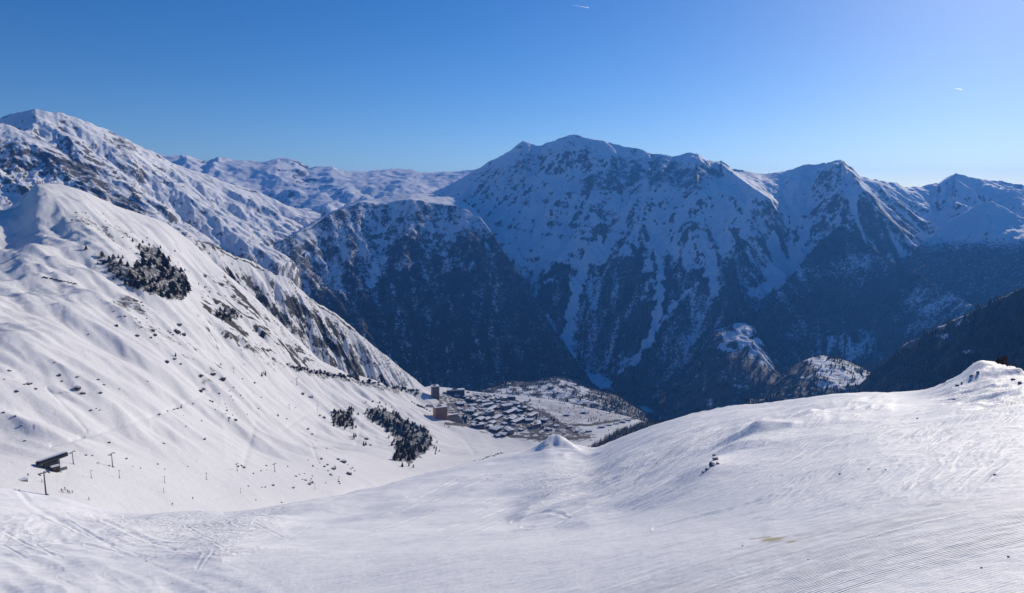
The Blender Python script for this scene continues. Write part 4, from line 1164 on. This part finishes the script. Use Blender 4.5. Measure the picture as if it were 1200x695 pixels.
# ------------------------------------------------------------------ rocks on the hillside
BIG = [(70, 440, 4), (73, 447, 3), (64, 425, 2), (91, 456, 7), (97, 462, 5), (118, 461, 4), (122, 451, 3), (115, 445, 3), (91, 442, 3), (107, 481, 3), (113, 479, 2), (117, 481, 2), (137, 382, 4), (104, 392, 2), (161, 394, 4), (177, 396, 3), (182, 393, 4), (179, 388, 5), (196, 425, 6), (173, 447, 2), (140, 456, 2),
       (5, 445, 3), (28, 451, 3), (33, 451, 5), (36, 450, 4), (20, 459, 5), (11, 435, 4), (42, 456, 3), (18, 488, 3), (4, 484, 3), (187, 486, 3), (196, 482, 2), (25, 499, 3), (205, 421, 4), (212, 427, 4), (236, 441, 5), (250, 439, 6), (261, 445, 7), (235, 459, 5), (239, 456, 4), (246, 470, 3), (249, 471, 3), (213, 475, 2), (208, 479, 3), (204, 480, 3), (265, 478, 2), (264, 485, 2), (269, 490, 3), (276, 493, 4), (306, 466, 2), (284, 444, 2), (298, 449, 3), (274, 454, 2), (268, 459, 2), (355, 462, 4), (346, 478, 2), (336, 491, 2), (303, 479, 2), (210, 381, 6), (207, 390, 8), (215, 393, 6), (380, 490, 4), (375, 487, 3), (240, 515, 3), (192, 520, 3), (128, 519, 3), (29, 517, 3)]
LOW = [(279, 547, 3), (283, 546, 3), (286, 548, 3), (306, 552, 2), (297, 555, 2), (312, 546, 2), (337, 547, 2), (351, 556, 2), (358, 563, 3), (346, 558, 2), (366, 558, 2), (363, 568, 5), (366, 566, 4), (377, 538, 3), (380, 547, 3), (384, 545, 3), (391, 550, 6), (388, 557, 4), (402, 542, 7), (396, 539, 4), (409, 556, 6), (375, 543, 2), (383, 526, 2), (366, 509, 3), (361, 503, 3), (429, 515, 5), (434, 522, 3), (311, 571, 2), (307, 571, 2), (320, 569, 4), (344, 572, 4), (397, 565, 3), (330, 589, 2), (291, 570, 2), (148, 538, 3), (155, 547, 2), (165, 549, 2), (185, 544, 2), (193, 550, 2), (220, 547, 2), (101, 534, 3), (108, 534, 2), (128, 546, 2)]
def rock(u, v, wpx, label, group, L=hil, sink=0.12):
    p = on(L, u, v)
    w_ = wpx * mpp(p)
    o = link('rock', ROCK[R.randrange(8)], None, (p[0], p[1], p[2] + w_ * 0.12), R.uniform(0, 6.28), w_)
    return tag(o, label, 'rock', group)
for u, v, w_ in BIG: rock(u, v, w_ * 1.1, 'dark rock sticking out of the open snow hillside above the lift station', 'rocks on the open hillside')
for u, v, w_ in LOW: rock(u, v, w_ * 1.1, 'small dark rock on the bumpy snow around the drag lift', 'rocks around the drag lift')
for pts, n in (([(200, 462), (300, 455), (300, 500), (215, 500)], 26), ([(110, 350), (170, 350), (215, 395), (160, 385)], 30), ([(355, 530), (420, 535), (415, 565), (340, 575)], 22), ([(60, 245), (110, 240), (220, 300), (140, 300)], 24)):
    for u, v in sample(pts, n, R):
        rock(u, v, R.uniform(1.2, 2.6), 'dark rock sticking out of the open snow hillside above the lift station' if u < 330 else 'small dark rock on the bumpy snow around the drag lift', 'rocks on the open hillside' if u < 330 else 'rocks around the drag lift')
# rocks in the scoop of the near slope
for u, v, w_, in ((838, 539, 8), (835, 546, 9), (829, 550, 6.5), (837, 534, 5), (824, 554, 4.5), (841, 544, 5)):
    rock(u, v, w_, 'jagged dark rock standing out of the near snow slope beside the blue hollow', 'rocks beside the blue hollow', sno)
for u, v, w_ in ((634, 523, 2.2), (638, 522, 2.2), (642, 521, 2.0)):
    rock(u, v, w_, 'small dark rock on the shaded side of the snow mound', 'rocks on the mound', sno)
for u, v, w_ in ((870, 640, 3), (947, 656, 2.2), (1018, 550, 3), (1038, 551, 2.5), (1166, 557, 4), (1118, 469, 3.5), (984, 556, 3), (1075, 491, 3), (1127, 449, 3), (1138, 441, 5), (1146, 437, 4), (1122, 452, 4), (1187, 446, 5), (1195, 449, 4), (1150, 666, 3), (1182, 653, 3), (172, 658, 3), (202, 684, 2)):
    rock(u, v, w_, 'small dark lump lying on the groomed near snow', 'lumps on the groomed snow', sno)
# larches just over the crest of the near slope
for u, dd_, h in ((1088, 14, 4.2), (1095, 16, 4.5), (1122, 10, 4.0), (1128, 12, 4.2), (1134, 10, 4), (1180, 9, 3.6), (1190, 11, 4.4), (1196, 10, 4.0), (1112, 12, 3.6)):
    x_, y_, _ = ray(u, VH); az_ = math.atan2(x_, y_)
    c_ = int(np.argmin(np.abs(sno.az - az_)))
    Dc = sno.Dk[4][c_] + dd_
    X_, Y_ = Dc * math.sin(az_), Dc * math.cos(az_)
    tree('larch', (X_, Y_, sno.ground(X_, Y_) - 0.1), h * 1.35, 'bare brown larch rising from behind the snow crest at right', 'larches behind the right crest')
# larch wood behind the near slope
lw_ = MB()
for u, v in sample([(682, 531), (722, 506), (800, 480), (812, 490), (760, 508), (700, 540)], 1300, R):
    p = on(hil, u, v)
    h = R.uniform(8, 13); tm, cm = LAR[R.randrange(4)]
    a_ = R.uniform(0, 6.28)
    for i in range(14):
        z_ = h * (0.1 + 0.8 * i / 14); L_ = h * 0.2 * (1 - i / 15) ** 0.7
        a_ += 2.4
        ca, sa = math.cos(a_), math.sin(a_)
        lw_.add([(p[0], p[1], p[2] + z_), (p[0] + L_ * ca - 0.5 * sa, p[1] + L_ * sa + 0.5 * ca, p[2] + z_ + 0.5), (p[0] + L_ * ca + 0.5 * sa, p[1] + L_ * sa - 0.5 * ca, p[2] + z_ + 1.5)], [(0, 1, 2)])
    lw_.add([(p[0] - 0.2, p[1], p[2] - 0.5), (p[0] + 0.2, p[1], p[2] - 0.5), (p[0], p[1], p[2] + h)], [(0, 1, 2)])
o = link('larch_wood', lw_.mesh('larch_wood', [M['larch']])); o['kind'] = 'stuff'
tag(o, 'dark brown larch wood filling the dip behind the near slope', 'wood')

# ------------------------------------------------------------------ ski lifts
def pylon(u, v, hpx, arm, label, group, rot=0.0, name='chairlift_pylon'):
    p = on(hil, u, v, 0.1)
    h = hpx * mpp(p)
    e = link(name, None, None, p, facing(p) + rot)
    b = MB(); b.tube((0, 0, -1), (0, 0, h), h * 0.032, h * 0.022, 10); link('mast', b.mesh('mast', [M['dark_steel']], True), e)
    b = MB(); b.box(-h * 0.07, h * 0.07, -h * 0.07, h * 0.07, -1, h * 0.03); link('footing', b.mesh('footing', [M['steel']]), e)
    b = MB(); b.box(-arm * h, arm * h, -h * 0.018, h * 0.018, h, h * 1.035)
    ca = link('crossarm', b.mesh('crossarm', [M['dark_steel']]), e)
    for sx in ((-1, 1) if arm > 0.12 else (1,)):
        b = MB(); b.box(sx * arm * h - h * 0.02, sx * arm * h + h * 0.02, -h * 0.13, h * 0.13, h * 0.965, h * 0.998); link('sheave_train', b.mesh('sheave_train', [M['dark_steel']]), ca)
    if arm > 0.12:
        b = MB()
        b.box(-h * 0.034, h * 0.034, -h * 0.06, -h * 0.045, h * 1.036, h * 1.10); link('work_platform', b.mesh('work_platform', [M['steel']]), e)
    return tag(e, label, 'lift pylon', group)
pylon(54, 580, 27, 0.17, 'tall grey chairlift pylon standing in front of the lift station', None, 0.3)
for u, v, h in ((86, 544, 15), (132, 547, 16)):
    pylon(u, v, h, 0.22, 'T-shaped chairlift pylon on the snow to the right of the lift station', 'chairlift pylons right of the station', 0.9)
for u, v, h in ((278, 552, 9), (322, 553, 10), (274, 437, 6), (348, 451, 8), (339, 480, 6), (372, 480, 5)):
    pylon(u, v, h, 0.2, 'slim T-shaped lift pylon further along the ski hillside', 'lift pylons further along the hillside', 0.9)
for u, v, h in ((107, 560, 9), (140, 560, 9), (193, 566, 8), (192, 578, 6.5), (242, 562, 8), (282, 578, 6), (369, 574, 5)):
    pylon(u, v, h, 0.10, 'short drag-lift pole on the flat floor of the snow bowl', 'drag-lift poles in the bowl', 0.4, 'drag_lift_pole')

p = on(hil, 62, 549, 0.2)
st = link('chairlift_station', None, None, p, facing(p) + 0.25)
hood = MB(); n_ = 14; secs = []
for k_ in range(9):
    x_ = -7.5 + 15 * k_ / 8
    q = 1.0 if 0 < k_ < 8 else 0.78
    secs.append([(x_, 2.6 * q * math.cos(a) * (abs(math.cos(a)) ** -0.35 if abs(math.cos(a)) > 0.05 else 1), 6.0 + 0.11 * x_ + 1.15 * q * math.sin(a) * (abs(math.sin(a)) ** -0.3 if abs(math.sin(a)) > 0.05 else 1)) for a in np.arange(n_) * 2 * math.pi / n_])
vs = [v_ for s_ in secs for v_ in s_]
fs = [(k_ * n_ + i, k_ * n_ + (i + 1) % n_, (k_ + 1) * n_ + (i + 1) % n_, (k_ + 1) * n_ + i) for k_ in range(8) for i in range(n_)] + [tuple(range(n_)), tuple(range(8 * n_, 9 * n_))[::-1]]
hood.add(vs, fs)
ho = link('roof_hood', hood.mesh('roof_hood', [M['dark_steel']], False), st)
b = MB(); b.box(-7.2, 7.2, -2.66, -2.58, 5.4, 6.1)
for i in range(4): b.v[i]  # window strip follows the hood's tilt
b.v = [(x, y, z + 0.11 * x) for x, y, z in b.v]
link('window_strip', b.mesh('window_strip', [M['glass']]), ho)
b = MB(); b.box(-6.6, 6.6, -1.2, 1.2, 7.25, 7.4); b.v = [(x, y, z + 0.11 * x) for x, y, z in b.v]
link('roof_snow', b.mesh('roof_snow', [M['roof_snow']]), ho)
for x_ in (-3.2, 3.0):
    b = MB(); b.box(x_ - 0.5, x_ + 0.5, -0.6, 0.6, -1.5, 5.0 + 0.11 * x_); link('pillar', b.mesh('pillar', [M['steel']]), st)
b = MB(); b.box(-4.4, 2.2, -2.2, 2.0, 1.6, 4.6); link('machine_room', b.mesh('machine_room', [M['dark_steel']]), st)
b = MB(); b.box(-1.6, 1.8, -5.0, -2.3, -1.0, 2.6); cb = link('control_cabin', b.mesh('control_cabin', [M['wood_wall']]), st)
b = MB(); b.box(-1.3, 1.5, -5.06, -5.003, 1.0, 2.1); link('window', b.mesh('window', [M['glass']]), cb)
b = MB(); b.box(-2.0, 2.2, -5.4, -2.25, 2.61, 2.9); link('cabin_roof', b.mesh('cabin_roof', [M['roof_snow']]), cb)
b = MB(); b.box(-6.5, 6.0, -3.6, -2.24, -1.2, 0.25); link('platform', b.mesh('platform', [M['steel']]), st)
for x_, y_ in ((-4.1, -1.9), (-4.1, 1.7), (1.9, 1.7)):
    b = MB(); b.box(x_ - 0.2, x_ + 0.2, y_ - 0.2, y_ + 0.2, -1.5, 1.599); link('leg', b.mesh('leg', [M['dark_steel']]), st)
tag(st, 'black chairlift station with a long rounded hood roof on the snow', 'lift station')
# two small huts
house(GAB[2], 364, 465, 0.3, 'tiny dark hut beside the piste on the upper hillside', None, 'hut', 'hut', 0.45)
house(GAB[2], 27, 563, 0.2, 'tiny hut near the edge of the snow left of the tall pylon', None, 'hut', 'hut', 0.22)

# ------------------------------------------------------------------ skiers, a few pixels each
def skier_mesh(seed, mat):
    me = bpy.data.meshes.new('body')
    vs = [(0, 0, 0.95), (0, 0.02, 1.2), (0, 0.05, 1.42), (0, 0.06, 1.52), (0, 0.08, 1.72), (-0.10, 0.03, 0.88), (-0.14, 0.12, 0.5), (-0.14, 0.0, 0.06), (-0.14, 0.16, 0.03), (0.10, 0.03, 0.88), (0.14, 0.12, 0.5), (0.14, 0.0, 0.06), (0.14, 0.16, 0.03),
          (-0.2, 0.04, 1.4), (-0.32, 0.1, 1.14), (-0.26, 0.32, 1.02), (0.2, 0.04, 1.4), (0.32, 0.1, 1.14), (0.26, 0.32, 1.02)]
    es = [(0, 1), (1, 2), (2, 3), (3, 4), (0, 5), (5, 6), (6, 7), (7, 8), (0, 9), (9, 10), (10, 11), (11, 12), (2, 13), (13, 14), (14, 15), (2, 16), (16, 17), (17, 18)]
    rad = [.16, .17, .18, .07, .12, .11, .085, .07, .06, .11, .085, .07, .06, .09, .065, .05, .09, .065, .05]
    me.from_pydata(vs, es, [])
    o = bpy.data.objects.new('body', me); C.objects.link(o)
    md = o.modifiers.new('skin', 'SKIN')
    for i, r_ in enumerate(rad): me.skin_vertices[0].data[i].radius = (r_, r_)
    me.skin_vertices[0].data[0].use_root = True
    o.modifiers.new('sub', 'SUBSURF').levels = 1
    dg = bpy.context.evaluated_depsgraph_get()
    m2 = bpy.data.meshes.new_from_object(o.evaluated_get(dg))
    bpy.data.objects.remove(o)
    m2.materials.clear(); m2.materials.append(mat); m2.name = 'body'
    return m2
SK = [skier_mesh(0, M['jacket_a']), skier_mesh(1, M['jacket_b'])]
b = MB(); b.box(-0.05, 0.05, -0.75, 0.95, 0.0, 0.03); b.add([(-0.05, 0.951, 0), (0.05, 0.951, 0), (0, 1.08, 0.12)], [(0, 1, 2)])
SKI = b.mesh('ski', [M['ski']])
for i, (u, v, L) in enumerate(((72, 576, hil), (74, 577.5, hil), (76, 574, hil), (79, 577, hil), (81, 578, hil), (85, 578, hil), (104, 586, hil), (202, 592, hil), (226, 585, hil), (33, 558, hil), (49, 565, hil), (300, 587, hil))):
    p = on(L, u, v)
    red = i in (1, 7)
    e = link('person', None, None, p, R.uniform(0, 6.28))
    link('body', SK[1 if red else 0], e)
    for sx in (-0.14, 0.14): link('ski', SKI, e, (sx, 0, 0.01))
    if i < 6: lab, gr = ('skier in red in the small group on the bowl floor' if red else 'skier in dark clothes in the small group on the bowl floor'), (None if red else 'skiers gathered on the bowl floor')
    else: lab, gr = ('skier in red alone on the flat snow of the bowl' if red else 'skier in dark clothes alone on the flat snow of the bowl'), (None if red else 'skiers scattered over the bowl')
    tag(e, lab, 'person', gr)

# ------------------------------------------------------------------ contrails
def trail_mat():
    m, n, l = nodemat('contrail_ice'); n.remove(n['Principled BSDF'])
    v = n.new('ShaderNodeVolumePrincipled')
    v.inputs['Color'].default_value = (1, 1, 1, 1); v.inputs['Density'].default_value = 0.02; v.inputs['Anisotropy'].default_value = 0.6
    l.new(v.outputs[0], n['Material Output'].inputs['Volume'])
    return m
TM = trail_mat()
for (u0, v0), (u1, v1), lab in (((670, 6), (690, 9), 'short white contrail high above the central summit'), ((1117, 103), (1127, 105), 'faint tiny contrail above the right-hand peaks')):
    a_, b_ = np.array(px(u0, v0, 26000)), np.array(px(u1, v1, 26000))
    t = MB(); k_ = 7
    for i in range(k_):
        p0, p1 = a_ + (b_ - a_) * i / k_, a_ + (b_ - a_) * (i + 1) / k_
        t.tube(p0, p1 - (b_ - a_) * 0.002, 6 + 14 * i / k_, 6 + 14 * (i + 1) / k_, 8)
    tag(link('contrail', t.mesh('contrail', [TM], True)), lab, 'contrail')

# ------------------------------------------------------------------ air
def haze(density, color, aniso=0.2):
    top = max(float(L.Z.max()) for L in (far, mas, but, pea, fsp, kno)) + 30
    me = bpy.data.meshes.new('haze')
    bm = bmesh.new(); bmesh.ops.create_cube(bm, size=1.0)
    x0, x1, y0, y1, z0, z1 = -9500, 9500, -600, 11500, -1300, top
    for v_ in bm.verts:
        v_.co = ((x0 + x1) / 2 + v_.co.x * (x1 - x0), (y0 + y1) / 2 + v_.co.y * (y1 - y0), (z0 + z1) / 2 + v_.co.z * (z1 - z0))
    bm.to_mesh(me); bm.free()
    m, n, l = nodemat('air')
    n.remove(n['Principled BSDF'])
    pv = n.new('ShaderNodeVolumePrincipled')
    pv.inputs['Color'].default_value = (*color, 1)
    pv.inputs['Density'].default_value = density
    pv.inputs['Anisotropy'].default_value = aniso
    l.new(pv.outputs[0], n['Material Output'].inputs['Volume'])
    me.materials.append(m)
    o = bpy.data.objects.new('haze', me); C.objects.link(o)
    o['kind'] = 'stuff'
    o['label'] = 'thin blue haze filling the valley between the mountains'
    o['category'] = 'haze'
    return o
haze(6.5e-5, (0.09, 0.34, 1.0), 0.3)
